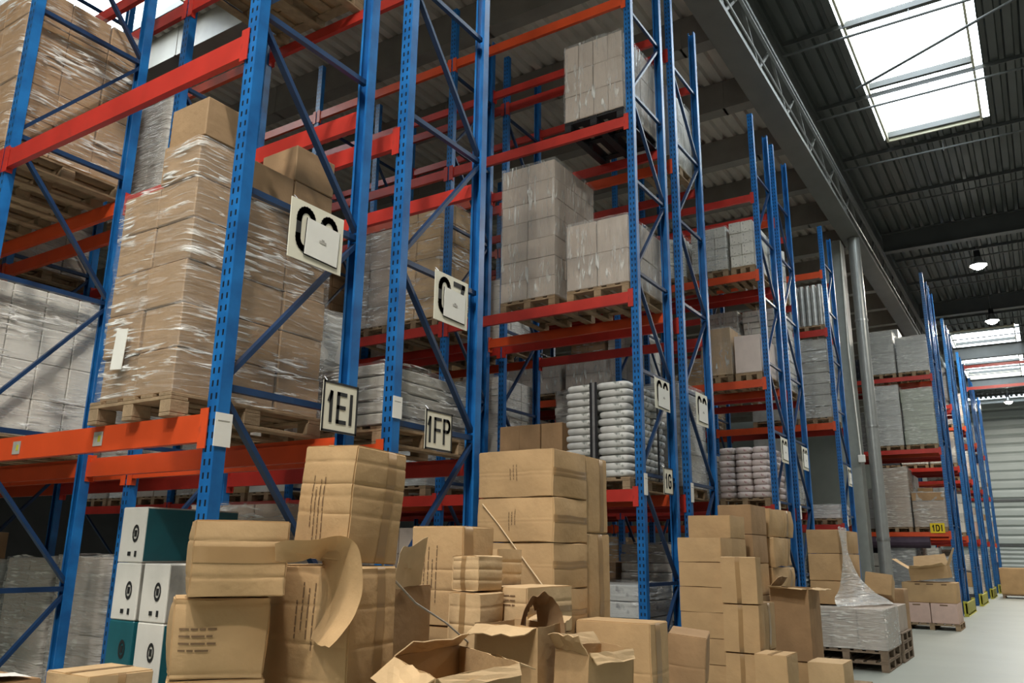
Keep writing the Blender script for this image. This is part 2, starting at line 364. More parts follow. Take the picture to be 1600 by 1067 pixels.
# ------------------------------------------------------------ lamps
for i, (x, y) in enumerate(LAMPS):
    names = {0: 'round high bay lamp hanging nearest in view below the dark roof', 1: 'round high bay lamp hanging second nearest, right above the far skylight', 2: 'small far high bay lamp hanging before the end wall'}
    zt = 10.95
    l = empty('high_bay_lamp', (x, y, zt), label=names.get(i, 'added high bay lamp out of view near roof, %s of those' % ORD[max(i - 2, 1)]), cat='lamp')
    part('reflector', MB().lathe([(.10, .30), (.12, .18), (.28, .0), (.27, .0), (.11, .17), (.09, .28)], 20), galv, l, smooth=True)
    part('housing', MB().lathe([(.001, .52), (.09, .52), (.10, .3), (.001, .3)], 16), blackp, l)
    part('lens', MB().lathe([(.001, -.13), (.08, -.12), (.17, -.07), (.225, .0), (.24, .035)], 20), lens_m, l, smooth=True)
    part('hanger', MB().tube([(0, 0, .5), (0, 0, DECK - zt - .02)], .01, 6), galv, l)
    la = bpy.data.lights.new('lamp_light', 'AREA'); la.shape = 'DISK'; la.size = .46; la.energy = LAMP_W; la.color = (1, .92, .80)
    lo = bpy.data.objects.new('lamp_light', la); col.objects.link(lo); lo.parent = l; lo.location = (0, 0, -.16)

# ------------------------------------------------------------ racks
FW = 1.10
def upright_mesh(h):
    def fn():
        mb = MB()
        # closed front face, two side walls and inward lips: a C section, 0.10 wide in Y, 0.08 deep in X (opening towards +X)
        mb.box(-.04, -.036, -.05, .05, 0.012, h); mb.box(-.036, .04, -.05, -.046, 0.012, h); mb.box(-.036, .04, .046, .05, .012, h)
        mb.box(.036, .04, -.046, -.03, .012, h); mb.box(.036, .04, .03, .046, .012, h)
        return mb.mesh('upright', blue)
    return cached(('up', h), fn)
def foot_mesh(): return cached('foot', lambda: MB().box(-.07, .07, -.08, .08, 0, .012).mesh('foot_plate', blue))
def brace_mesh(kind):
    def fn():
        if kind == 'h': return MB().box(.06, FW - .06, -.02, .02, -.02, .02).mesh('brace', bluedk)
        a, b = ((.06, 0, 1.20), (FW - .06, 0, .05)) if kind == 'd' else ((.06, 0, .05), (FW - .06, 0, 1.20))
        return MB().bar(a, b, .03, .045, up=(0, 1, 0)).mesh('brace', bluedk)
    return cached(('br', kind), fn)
def frame(rk, x, y, h, phase):
    for ux, rz in ((.04, 0), (FW - .04, PI)):
        o = link('upright', upright_mesh(h), rk, (x + ux, y, 0), (0, 0, rz)); link('foot_plate', foot_mesh(), o)
    z = .0; i = 0
    while z < h - .2:
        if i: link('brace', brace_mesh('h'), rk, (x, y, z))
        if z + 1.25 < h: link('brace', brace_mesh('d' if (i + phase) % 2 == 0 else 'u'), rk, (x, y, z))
        z += 1.25; i += 1
def beam_mesh(L, hgt):
    def fn():
        mb = MB(); mb.box(-.025, .025, 0, L, -hgt, -.035); mb.box(-.025, .002, 0, L, -.035, 0)
        return mb
    return cached(('bm', round(L, 2), hgt), fn)
def beam(rk, x, ya, yb, z, front=True, hgt=.14, m=None):
    L = yb - ya
    m = m or (orange if R.random() < .22 else redm)
    me = cached(('bmm', round(L, 2), hgt, m.name), lambda: beam_mesh(L, hgt).mesh('beam', m))
    b = link('beam', me, rk, (x, ya, z))
    if not front: b.scale = (-1, 1, 1)
    ce = cached(('ce', m.name), lambda: MB().box(-.03, .03, 0, .006, -.20, .03).box(-.036, -.03, -.04, .03, -.20, .03).mesh('end_plate', m))
    link('end_plate', ce, b, (0, .002, 0)); o2 = link('end_plate', ce, b, (0, L - .002, 0)); o2.scale = (1, -1, 1)
    return b
ROWS = {
 'A': dict(x=2.90, ys=[3.90, 7.00, 10.1, 13.2], lv=[2.34, 4.82, 7.25], h=9.8, ph=1, nm='the nearest rack row', hb=.16),
 'B': dict(x=4.38, ys=[3.90, 7.00, 10.1, 13.2], lv=[2.34, 4.82, 7.25], h=9.8, ph=0, nm='the second rack row', hb=.14),
 'C': dict(x=8.78, ys=[3.90, 6.85, 9.8, 12.75, 15.7], lv=[2.32, 4.73, 7.14, 8.97], h=9.9, ph=1, nm='the third rack row', hb=.14),
 'D': dict(x=10.28, ys=[3.90, 6.85, 9.8, 12.75, 15.7], lv=[2.32, 4.73, 7.14, 8.97], h=9.9, ph=0, nm='the fourth rack row', hb=.14),
 'E': dict(x=14.5, ys=[3.90, 6.85, 9.8, 12.75, 15.7], lv=[2.42, 4.68, 6.74, 8.3], h=10.0, ph=1, nm='the fifth rack row', hb=.14),
 'F': dict(x=15.95, ys=[3.90, 6.85, 9.8, 12.75], lv=[2.42, 4.68, 6.74, 8.3], h=10.0, ph=0, nm='the sixth rack row', hb=.14),
 'G': dict(x=20.3, ys=[3.90, 6.85, 9.8, 12.75], lv=[2.3, 4.68, 7.0, 8.5], h=9.7, ph=1, nm='the seventh rack row', hb=.16),
}
for i, (x, ys) in enumerate([(27.0, [2.31, 5.2]), (28.5, [2.31, 5.2]), (33.0, [2.31, 5.2]), (34.5, [2.31, 5.2]), (39.0, [2.31, 5.2]), (40.5, [2.31, 5.2]), (45.2, [2.31, 5.2]), (46.7, [2.31, 5.2]), (51.2, [2.31, 5.2])]):
    ROWS['R%d' % i] = dict(x=x, ys=ys, lv=[2.3, 4.72, 6.95], h=10.2, ph=i % 2, nm='the %s row beyond the column' % ORD[i + 1], hb=.13)
SGN = {'A': 'nearest blue and red pallet rack row, carrying the 1EI sign', 'B': 'second pallet rack row from the camera, carrying the 1FP sign', 'G': 'seventh pallet rack row, last one before the grey column'}
for rk, r in ROWS.items():
    n0 = r['nm'].replace('the ', '', 1)
    lab = SGN.get(rk) or ('tall blue and red pallet rack, ' + n0)
    e = empty('pallet_rack', (r['x'], r['ys'][0], 0), label=lab, cat='pallet rack')
    for i, y in enumerate(r['ys']): frame(e, 0, y - r['ys'][0], r['h'], r['ph'])
    for j, z in enumerate(r['lv']):
        for i in range(len(r['ys']) - 1):
            ya, yb = r['ys'][i] + .052 - r['ys'][0], r['ys'][i + 1] - .052 - r['ys'][0]
            m = None
            if rk == 'A': m = orange if j == 0 else redm
            if rk == 'C': m = redm if j < 3 else orange
            beam(e, .02, ya, yb, z, True, r['hb'], m)
            if rk[0] != 'R' or i == 0: beam(e, FW - .02, ya, yb, z, False, r['hb'], orange if rk == 'A' and j == 0 else None)
# beams bridging the main aisle far back
e = empty('rack_bridge', (41.7, -3.55, 0), label='two thin red beams bridging the main aisle before the far skylight', cat='rack bridge')
beam(e, 0, 0, 5.8, 10.1, True, .13, redm); beam(e, 0, 0, 5.8, 9.1, True, .13, redm); frame(e, -.02, -.05, 10.2, 0)

# ------------------------------------------------------------ pallets and loads
def pallet(x0, x1, y0, y1, z, label, dark=False, plastic=False):
    p = empty('pallet', (x0, y0, z), label=label, cat='pallet'); m = blackp if plastic else (wood_dk if dark else wood); W = x1 - x0; D = y1 - y0
    key = (round(W, 2), round(D, 2), m.name)
    bd = cached(('pb',) + key, lambda: MB().cham(0, W, 0, .12, .122, .144, .003).mesh('deck_board', m))
    lo = cached(('pl',) + key, lambda: MB().cham(0, W, 0, .10, 0, .022, .003).mesh('bottom_board', m))
    bk = cached(('pk',) + key, lambda: MB().cham(0, .13, 0, .10, .022, .10, .004).mesh('block', m))
    st = cached(('ps',) + key, lambda: MB().cham(0, .12, 0, D, .10, .122, .003).mesh('stringer', m))
    n = max(4, int(D / .16))
    for i in range(n): link('deck_board', bd, p, (0, (D - .12) * i / (n - 1), 0))
    for yy in (0, (D - .10) / 2, D - .10):
        link('bottom_board', lo, p, (0, yy, 0))
        for xx in (0, (W - .13) / 2, W - .13): link('block', bk, p, (xx, yy, 0))
    for xx in (0, (W - .12) / 2, W - .12): link('stringer', st, p, (xx, 0, 0))
    return p
def carton_mesh(dx, dy, dz, m):
    return cached(('cm', round(dx, 3), round(dy, 3), round(dz, 3), m.name), lambda: MB().cham(0, dx, 0, dy, 0, dz, .006).mesh('carton', m))
def film_shell(parent, x0, x1, y0, y1, z0, z1, m, seed=0, amp=.012, step=.11):
    mb = MB(); per = []
    c = .035; pts = []
    def seg(a, b):
        n = max(1, int(math.dist(a, b) / step)); return [(a[0] + (b[0] - a[0]) * k / n, a[1] + (b[1] - a[1]) * k / n) for k in range(n)]
    cs = [(x0 + c, y0), (x1 - c, y0), (x1, y0 + c), (x1, y1 - c), (x1 - c, y1), (x0 + c, y1), (x0, y1 - c), (x0, y0 + c)]
    for k in range(8): pts += seg(cs[k], cs[(k + 1) % 8])
    cx, cy = (x0 + x1) / 2, (y0 + y1) / 2; nz = max(3, int((z1 - z0) / .10)); n = len(pts)
    for i in range(nz + 1):
        z = z0 + (z1 - z0) * i / nz
        for (x, y) in pts:
            d = noise.noise(Vector((x * 5 + seed * 3.1, y * 5, z * 9))) * amp + amp * .5
            dx, dy = (x - cx), (y - cy); l = math.hypot(dx, dy) or 1
            mb.v.append((x + dx / l * d, y + dy / l * d, z + (noise.noise(Vector((x * 4, y * 4, seed))) * .03 if i == nz else 0)))
    for i in range(nz):
        for k in range(n): a = i * n + k; b = i * n + (k + 1) % n; mb.f.append((a, b, b + n, a + n))
    return part('stretch_film', mb, m, parent, smooth=True)
def load(x0, x1, y0, y1, z0, h, label, style='carton', m=None, nx=3, ny=2, nz=None, film=None, skip=None, jit=.006, plt=True, pl_dark=False, pl_plastic=False, seed=None, cat='pallet load', marks=None, mix=None):
    """a pallet (thing) and the wrapped goods on it (thing with its cartons as parts)"""
    seed = R.random() * 50 if seed is None else seed
    rr = random.Random(int(seed * 1000))
    if plt:
        pallet(x0, x1, y0, y1, z0, 'pallet under the ' + ' '.join(label.split()[:13]), pl_dark, pl_plastic); z0 += .145; h -= .145
    t = empty('wrapped_load', (x0, y0, z0), label=label, cat=cat); W = x1 - x0; D = y1 - y0
    m = m or card
    if style in ('carton', 'tube'):
        nz = nz or max(1, round(h / .30)); dx, dy, dz = W / nx, D / ny, h / nz
        me = carton_mesh(dx - .008, dy - .008, dz - .004, m)
        for k in range(nz):
            for i in range(nx):
                for j in range(ny):
                    if 0 < i < nx - 1 and 0 < j < ny - 1 and k < nz - 1: continue
                    if skip and skip(i, j, k): continue
                    if mix: me = carton_mesh(dx - .008, dy - .008, dz - .004, rr.choice(mix))
                    link('carton', me, t, (i * dx + .004 + rr.uniform(-1, 1) * jit, j * dy + .004 + rr.uniform(-1, 1) * jit, k * dz))
                    if marks and i == 0 and rr.random() < .9:
                        mk = cached(('mk', marks), lambda: MB().box(-.003, 0, -.05, .05, -.012, .012).mesh('printed_mark', black))
                        link('printed_mark', mk, t, (i * dx - .002, j * dy + dy * .5, k * dz + dz * .6))
    elif style == 'sack':
        nz = nz or max(1, round(h / .115)); dx, dy, dz = W / nx, D / ny, h / nz
        def fn():
            mb = MB(); nu, nv = 14, 8
            for b in range(nv + 1):
                ph = -PI / 2 + PI * b / nv
                for a in range(nu):
                    th = 2 * PI * a / nu; sg = lambda q, e: math.copysign(abs(q) ** e, q)
                    mb.v.append((dx / 2 * (1 + sg(math.cos(ph), .35) * sg(math.cos(th), .35)), dy / 2 * (1 + sg(math.cos(ph), .35) * sg(math.sin(th), .35)), dz * .55 * (1 + sg(math.sin(ph), .5)) * .95))
            for b in range(nv):
                for a in range(nu): p = b * nu + a; q = b * nu + (a + 1) % nu; mb.f.append((p, q, q + nu, p + nu))
            return mb.mesh('sack', m, True)
        me = cached(('sk', round(dx, 2), round(dy, 2), round(dz, 3), m.name), fn)
        for k in range(nz):
            for i in range(nx):
                for j in range(ny):
                    if 0 < i < nx - 1 and 0 < j < ny - 1 and k < nz - 1: continue
                    if skip and skip(i, j, k): continue
                    link('sack', me, t, (i * dx + rr.uniform(-1, 1) * .018, j * dy + rr.uniform(-1, 1) * .018, k * dz), (0, 0, rr.uniform(-.04, .04)))
    elif style == 'round':
        nz = nz or max(1, round(h / .35)); dx, dy, dz = W / nx, D / ny, h / nz; rad = min(dx, dy) / 2 - .004
        me = cached(('rd', round(rad, 3), round(dz, 3), m.name), lambda: MB().lathe([(.001, 0), (rad, 0), (rad, dz * .93), (rad * .9, dz * .95), (.001, dz * .95)], 12).mesh('drum', m))
        for k in range(nz):
            for i in range(nx):
                for j in range(ny):
                    if 0 < i < nx - 1 and 0 < j < ny - 1 and k < nz - 1: continue
                    link('drum', me, t, (i * dx + dx / 2, j * dy + dy / 2, k * dz))
    elif style == 'sheet':
        nz = nz or max(2, round(h / .12)); dz = h / nz
        me = cached(('sh', round(W, 2), round(D, 2), round(dz, 3), m.name), lambda: MB().cham(0, W, 0, D, 0, dz - .012, .008).mesh('bale', m))
        for k in range(nz): link('bale', me, t, (rr.uniform(-1, 1) * .02, rr.uniform(-1, 1) * .02, k * dz), (0, 0, rr.uniform(-.012, .012)))
    if film: film_shell(t, -.015, W + .015, -.015, D + .015, .003, h + .015, film, seed)
    return t

LV = lambda r, j: ROWS[r]['lv'][j - 1] if j else 0.0
NM = lambda r: ROWS[r]['nm']
# --- nearest row, first shelf, first bay: the tall brown wrapped stack
pallet(2.83, 4.03, 4.20, 5.04, 2.34, 'wooden pallet under the tallest brown wrapped stack, on the nearest shelf')
t = empty('wrapped_load', (2.85, 4.22, 2.485), label='tall stepped stack of brown wrapped cartons on the nearest first shelf', cat='pallet load')
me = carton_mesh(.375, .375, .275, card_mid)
for k in range(7):
    for i in range(3):
        for j in range(2):
            if k == 6 and (j == 1 or i == 1): continue
            if k == 5 and j == 1 and i == 0: continue
            link('carton', me, t, (i * .385 + .005 + R.uniform(-.01, .01), j * .385 + .005 + R.uniform(-.008, .008), k * .280), (0, 0, R.uniform(-.02, .02)))
film_shell(t, .0 - .01, .40, -.01, .39, 1.42, 1.66, film_clear, 4.4, .01, .08)
film_shell(t, -.02, 1.18, -.02, .79, .0, 1.41, film_clear, 3.3, .02, .08)
part('delivery_note', MB().box(-.045, -.040, .50, .62, .14, .40), paper, t, rot=(.08, 0, 0))
# rest of that bay and the bays left of it
for n, (ya, hh) in enumerate([(7.12, 1.42), (8.08, 1.45), (9.04, 1.4)]):
    load(2.92, 4.06, ya, ya + .88, 2.34, hh, 'wrapped white cartons with small dark marks, nearest row first shelf, %s in second bay' % ORD[n + 1], 'carton', white_card, 4, 3, 4, film=film_clear, marks='w', jit=.002)
for n, (ya, hh) in enumerate([(7.12, 1.75), (8.08, 1.95), (9.04, 1.9)]):
    load(2.92, 4.06, ya, ya + .88, 4.82, hh, 'wrapped brown load high on nearest row second shelf, %s in second bay' % ORD[n + 1], 'carton', card_dark, 3, 2, None, film=film_clear)
load(3.0, 4.05, 10.25, 11.3, 2.34, 1.6, 'grey wrapped load at the far left of the nearest first shelf', 'sheet', greyw, film=film_milky)
# nearest row, floor level: teal and white cartons
pallet(3.08, 4.08, 4.38, 5.02, 0, 'wooden pallet under the teal and white cartons in the nearest row')
def emblem_box(x0, x1, y0, y1, z0, z1, label, front, side, mark=True):
    b = empty('printed_carton', (x0, y0, z0), label=label, cat='carton'); W, D, H = x1 - x0, y1 - y0, z1 - z0
    part('body', MB().cham(0, W, 0, D, 0, H, .006), front, b)
    part('side_panel', MB().box(.01, W - .01, -.003, .0, .01, H - .01), side, b)
    if mark:
        mb = MB(); n = 14; cy, cz = D * .35, H * .52; ro = .055; ri = .035
        for q in range(n): a = q * 2 * PI / n; mb.v += [(-.003, cy + ro * .6 * math.cos(a), cz + ro * math.sin(a)), (-.003, cy + ri * .6 * math.cos(a), cz + ri * math.sin(a))]
        for q in range(n): a = 2 * q; c_ = 2 * ((q + 1) % n); mb.f.append((a, c_, c_ + 1, a + 1))
        mb.box(-.004, -.002, cy - .012, cy + .012, cz - .02, cz + .02); mb.box(-.004, -.002, cy + .03, cy + .06, .04, .065); mb.box(-.004, -.002, cy - .03, cy - .01, .035, .07)
        part('printed_emblem', mb, black, b)
    return b
hh = .34; nm = ['bottom', 'second', 'third', 'fourth', 'top']
for k in range(5):
    for j, (ya, yb) in enumerate([(4.41, 4.66), (4.70, 4.95)]):
        if k == 4 and j == 0: continue
        fr, sd = (white_card, greyw) if k == 3 else (white_card, teal) if (k == 4 or j == 0) else (teal, teal)
        emblem_box(3.10, 3.80, ya, yb, .145 + k * hh, .145 + (k + 1) * hh - .003, '%s carton with black ring emblem, %s %s of teal printed stack by near upright' % ('teal' if fr is teal else 'white', nm[k], 'right' if j == 0 else 'left'), fr, sd)
load(4.42, 5.5, 7.15, 8.0, 0, 1.5, 'greyish pink wrapped cartons on floor, second row, right of second bay', 'carton', card_grey, 3, 2, 4, film=film_milky)
load(4.42, 5.5, 8.1, 8.95, 0, 1.48, 'greyish pink wrapped cartons on floor, second row, middle of second bay', 'carton', card_grey, 3, 2, 4, film=film_milky)
load(4.42, 5.5, 9.05, 9.9, 0, 1.44, 'dark mixed wrapped goods on floor, second row, left of second bay', 'carton', darkgoods, 3, 2, 3, film=film_milky)
load(4.5, 5.5, 5.0, 6.2, 0, 1.95, 'grey cartons on floor of the second row behind teal cartons', 'carton', card_grey, 2, 3, 5, film=film_clear)
# second row
load(4.42, 5.48, 3.98, 4.9, 2.34, .62, 'low film wrapped bundle on first shelf behind the 1FP sign', 'sheet', greyw, nz=5, film=film_clear)
load(4.45, 5.0, 5.0, 5.9, 2.34, 1.25, 'tall white wrapped load between the two near end frames', 'sheet', white_card, nz=5, film=film_milky)
load(4.42, 5.5, 5.55, 6.8, 7.25, 1.3, 'brown load high on top shelf of the second row', 'carton', card_dark, 3, 3, 4, film=film_clear)
load(4.45, 5.5, 8.2, 9.3, 2.34, 1.5, 'white cartons on first shelf of second row, second bay', 'carton', white_card, 3, 3, 5, film=film_clear, marks='w')
load(4.45, 5.5, 7.2, 8.1, 4.82, 1.4, 'pale cartons on second shelf of second row, second bay', 'carton', white_card, 3, 3, 5, film=film_milky)
# third row
load(8.76, 9.96, 3.98, 4.86, 7.14, 1.30, 'white and brown wrapped cartons on black pallet, highest load in third row', 'carton', card_grey, 4, 4, 3, film=film_v, pl_plastic=True)
load(8.80, 9.96, 5.04, 5.90, 4.73, 2.10, 'tall wrapped brown cartons standing middle of third row second shelf', 'carton', card_grey, 4, 2, 7, film=film_v)
load(8.80, 9.96, 3.98, 4.86, 4.73, 1.05, 'shorter wrapped pale cartons right of the tall stack, third row', 'carton', card_grey, 3, 2, 2, film=film_v)
tt = load(8.78, 9.95, 4.02, 4.88, 2.32, 1.30, 'grey white sacks stacked with black straps on third row first shelf', 'sack', sackm, 3, 2, 13)
for yy in (.40, .47): part('strap', MB().box(-.035, -.022, yy, yy + .03, 0, 1.16), blackp, tt)
part('corner_strip', MB().box(-.032, -.02, .433, .467, 0, 1.16), galv, tt)
for xx in (.25, .8): part('strap', MB().box(xx, xx + .03, -.035, -.022, 0, 1.16), blackp, tt)
load(8.9, 9.9, 5.0, 5.95, 2.32, .88, 'low brown cartons left of the sacks on third row shelf', 'carton', card_dark, 3, 3, 2)
load(8.82, 9.9, 7.0, 7.9, 4.73, 2.0, 'brown pale cartons on third row second shelf, second bay right', 'carton', card_lt, 3, 2, 6, film=film_clear)
load(8.82, 9.9, 7.95, 8.8, 4.73, 1.7, 'brown pale cartons on third row second shelf, second bay left', 'carton', card_grey, 3, 2, 5, film=film_clear)
load(8.82, 9.9, 7.1, 8.0, 2.32, 1.1, 'white wrapped goods on third row first shelf, second bay', 'sheet', greygoods, film=film_milky)
load(8.85, 9.85, 4.0, 5.0, 0, 1.25, 'grey trays on floor of third row behind the pile', 'sheet', greygoods, nz=6, film=film_clear)
load(8.85, 9.85, 5.3, 6.4, 0, 1.5, 'dark wrapped load on floor of third row, first bay', 'carton', darkgoods, 3, 3, 4, film=film_milky)
load(8.85, 9.85, 7.1, 8.5, 0, 1.9, 'grey cartons on floor of third row, second bay', 'carton', card_grey, 3, 3, 5)
# fourth row
load(10.34, 11.3, 3.98, 4.5, 7.14, 1.30, 'narrow wrapped white load on fourth row third shelf behind highest load', 'carton', white_card, 3, 2, 3, film=film_v)
load(10.34, 11.3, 3.98, 4.85, 2.32, 1.55, 'white wrapped sheets on fourth row first shelf at aisle end', 'sheet', white_card, nz=6, film=film_milky)
load(10.34, 11.3, 5.0, 5.9, 2.32, 1.6, 'white wrapped goods on fourth row first shelf, mid bay', 'sheet', greygoods, film=film_milky)
# fifth row
load(14.5, 15.6, 4.5, 5.2, 6.74, 1.02, 'spotted wrapped load on fifth row third shelf, middle', 'carton', dotm, 4, 3, 4, film=film_clear)
load(14.5, 15.6, 5.35, 6.3, 6.74, 1.0, 'black spotted pale load on fifth row third shelf, left', 'round', dotm, 5, 4, 3, film=film_clear)
load(14.5, 15.6, 3.98, 4.44, 6.74, 1.05, 'spotted cartons at the aisle end of fifth row third shelf', 'carton', dotm, 4, 2, 4)
load(14.5, 15.6, 4.52, 5.1, 4.68, 1.05, 'brown carton with glinting film on fifth row second shelf', 'carton', card, 2, 1, 1, film=film_v)
load(14.5, 15.6, 3.98, 4.47, 4.68, .85, 'pinkish white carton on fifth row second shelf at aisle end', 'carton', mat('pale_pink_card', (.62, .53, .48), .55, var=.05), 2, 1, 1)
load(15.98, 17.05, 3.98, 4.7, 4.68, 1.75, 'white wrapped load on sixth row second shelf at aisle end', 'sheet', white_card, film=film_v)
load(15.98, 17.05, 4.8, 5.6, 4.68, 1.8, 'white wrapped load on sixth row second shelf, middle', 'sheet', white_card, film=film_v)
load(14.5, 15.6, 3.98, 4.88, 2.42, 1.05, 'pink and white sacks stacked on fifth row first shelf', 'sack', sackp, 3, 3, 8)
load(14.5, 15.6, 5.1, 6.0, 2.42, 1.0, 'grey wrapped load on fifth row first shelf, middle', 'sheet', greyw, film=film_clear)
load(14.5, 15.6, 7.15, 8.05, 4.68, .82, 'wrapped brown cartons on fifth row second shelf, second bay right', 'carton', card_grey, 3, 2, 2, film=film_v)
load(14.5, 15.6, 8.2, 9.6, 4.68, .82, 'wrapped pale cartons on fifth row second shelf, second bay left', 'carton', card_grey, 3, 3, 2, film=film_v)
load(15.98, 17.05, 3.98, 4.8, 2.42, .5, 'folded white film bundle on sixth row first shelf', 'sheet', white_card, film=film_milky)
load(15.98, 17.05, 4.0, 4.8, 6.74, 1.2, 'white drums on sixth row third shelf at aisle end', 'round', white_card, 4, 3, 3)
# seventh row
load(20.35, 21.4, 3.98, 4.8, 4.68, 2.1, 'tall grey wrapped bale stack on seventh row second shelf', 'sheet', greyw, nz=7, film=film_clear)
load(20.35, 21.4, 3.98, 4.85, 7.0, 1.25, 'silver tubes bundle on seventh row third shelf', 'round', tubem, 7, 6, 1)
load(20.35, 21.4, 3.98, 4.75, 2.3, .46, 'folded white pink film bundle on seventh row first shelf', 'sheet', sackp, film=film_milky)
load(20.35, 21.4, 5.0, 5.9, 2.3, 2.1, 'grey wrapped panels on seventh row first shelf, middle', 'sheet', greyw, nz=4)
load(20.35, 21.4, 5.0, 5.9, 4.68, 1.9, 'grey wrapped panels on seventh row second shelf, middle', 'sheet', greyw, nz=4)

# rows beyond the column
FAR = {
 'R0': [(3, 0, 1.25, 'carton', greygoods), (2, 0, 1.85, 'sheet', mat('greenish_goods', (.33, .37, .28), .5, var=.2, nscale=4)), (1, 0, 1.15, 'sheet', card_dark), (3, 1, 1.5, 'sheet', greygoods), (2, 1, 2.0, 'sheet', greygoods), (1, 1, 1.9, 'carton', card_dark), (0, 0, 1.6, 'sack', darkgoods), (0, 2, 1.7, 'sheet', greyw), (0, 1, 1.9, 'carton', darkgoods)],
}
kinds = [('sheet', greygoods), ('carton', card_grey), ('sheet', greyw), ('carton', darkgoods), ('sheet', white_card), ('carton', greygoods), ('carton', card_dark), ('sack', sackm)]
for i in range(9):
    rk = 'R%d' % i; r = ROWS[rk]; lst = FAR.get(rk)
    if lst is None:
        lst = []
        for lv in range(4):
            for s in range(2 if i > 3 else 3):
                if R.random() < .82: st, mm = R.choice(kinds); lst.append((lv, s, R.uniform(1.0, 1.95), st, mm))
    for (lv, s, hh, st, mm) in lst:
        if not hh: continue
        z = LV(rk, lv); ya = (2.39 if i == 0 else R.uniform(2.375, 2.395)) + s * .93
        mix = None
        if i > 0 and s == 0 and R.random() < .6: st = 'carton'; mix = [pink_card, white_card, purple, darkgoods, card_grey, sackm, bluedk, card]
        load(r['x'] + .02, r['x'] + 1.08, ya, ya + .86, z, hh, '%s load %s, %s %s position of %s' % ({'carton': 'boxed', 'sheet': 'baled', 'sack': 'sacked'}[st], 'on floor' if lv == 0 else 'on %s shelf' % ORD[lv], ORD[s + 1], 'aisle side' if s == 0 else 'inner', NM(rk).replace('the ', '')), st, mm, 2 if st != 'sack' else 2, 2, 4 if st != 'sack' else 7, mix=mix, film=film_milky if R.random() < .5 else None)
# more goods deep in the near rows, seen through the frames
deep = [('C', 2, 9.95, 3), ('C', 1, 9.95, 3), ('C', 0, 9.95, 3), ('C', 2, 12.9, 3), ('C', 1, 12.9, 3), ('C', 3, 12.9, 2), ('D', 1, 7.0, 3), ('D', 2, 7.0, 3), ('D', 1, 9.95, 3), ('D', 0, 4.1, 2), ('D', 0, 7.0, 3), ('D', 2, 9.95, 2), ('E', 1, 7.0, 3), ('E', 3, 7.0, 3), ('E', 2, 9.95, 3), ('E', 1, 9.95, 3), ('E', 0, 4.0, 3), ('E', 0, 7.0, 3), ('F', 1, 7.0, 3), ('F', 3, 7.0, 3), ('F', 2, 7.0, 3), ('G', 2, 7.0, 2), ('G', 1, 7.0, 2), ('G', 0, 4.0, 3), ('A', 0, 7.15, 0), ('B', 1, 10.2, 3), ('B', 0, 10.2, 3), ('A', 1, 11.4, 1), ('B', 2, 10.2, 2), ('A', 2, 10.2, 2)]
dk = [('carton', card_grey), ('carton', white_card), ('carton', card_dark), ('sheet', greyw), ('carton', card)]
for (rk, lv, y, n) in deep:
    if rk not in 'AB': y -= .07
    for s in range(n):
        st, mm = R.choice(dk); ya = y + s * .935; hmax = 1.9
        if lv and lv < len(ROWS[rk]['lv']): hmax = ROWS[rk]['lv'][lv] - ROWS[rk]['lv'][lv - 1] - .35
        hh = min(hmax, R.uniform(1.1, 2.0)); b = [q for q in ROWS[rk]['ys'] if q <= ya + .3]
        load(ROWS[rk]['x'] + .04, ROWS[rk]['x'] + 1.08, ya, ya + .86, LV(rk, lv), hh, '%s load %s, bay %s place %s, %s' % ('boxed' if st == 'carton' else 'baled', 'on floor' if lv == 0 else '%s shelf' % ORD[lv], ORD[len(b)], ORD[s + 1], NM(rk)), st, mm, 3, 2, None, film=film_clear if R.random() < .6 else None)

# ------------------------------------------------------------ signs and labels
def sign(x0, x1, z0, z1, label, y=3.80, txt=None, board=cream, border=True, sheet=False, cat='sign'):
    s = empty('rack_sign', ((x0 + x1) / 2, y, (z0 + z1) / 2), label=label, cat=cat); w2, h2 = (x1 - x0) / 2, (z1 - z0) / 2
    part('board', MB().cham(-w2, w2, -.003, .003, -h2, h2, .001), board, s)
    if border:
        b = .014; part('border', MB().box(-w2, w2, -.006, -.003, h2 - b, h2).box(-w2, w2, -.006, -.003, -h2, -h2 + b).box(-w2, -w2 + b, -.006, -.003, -h2, h2).box(w2 - b, w2, -.006, -.003, -h2, h2), black, s)
    if txt:
        t = text('lettering', txt[0], txt[1], black, s, (txt[4] if len(txt) > 4 else 0, -.005, txt[5] if len(txt) > 5 else 0), (PI / 2, 0, 0), txt[2], txt[3], .0012)
    if sheet:
        ww, hhh, cx, cz, rt = sheet
        part('cover_sheet', MB().box(-ww, ww, -.004, .0, -hhh, hhh), paper, s, (cx, -.009, cz), (0, rt, 0))
        part('sheet_edge', MB().box(-ww - .006, ww + .006, -.001, .001, -hhh - .008, hhh), black, s, (cx, -.0085, cz), (0, rt, 0))
        part('printed_emblem', MB().box(-.03, .03, -.001, .0, -.008, .008).box(-.012, .012, -.001, 0, .01, .02), greyw, s, (cx, -.0145, cz), (0, rt, 0))
    part('hook', MB().tube([(-w2 * .8, .0, h2), (-w2 * .8, .03, h2 + .03)], .004, 6), galv, s)
    return s
sign(3.64, 3.96, 2.33, 2.66, 'black bordered sign reading 1EI on the nearest end frame', txt=('1EI', .21, .085, .026))
sign(4.69, 5.02, 2.33, 2.63, 'black bordered sign reading 1FP on the second end frame', txt=('1FP', .20, .085, .024))
sign(3.25, 3.72, 3.385, 3.79, 'big cream sign with covered black characters on nearest end frame', border=False, txt=('C2', .31, .155, .042, .0, .015), sheet=(.145, .125, .045, -.03, .04))
sign(4.74, 5.18, 3.345, 3.75, 'big cream sign with covered black characters on second end frame', border=False, txt=('C7', .31, .145, .042, .0, .015), sheet=(.14, .12, .035, -.035, .03))
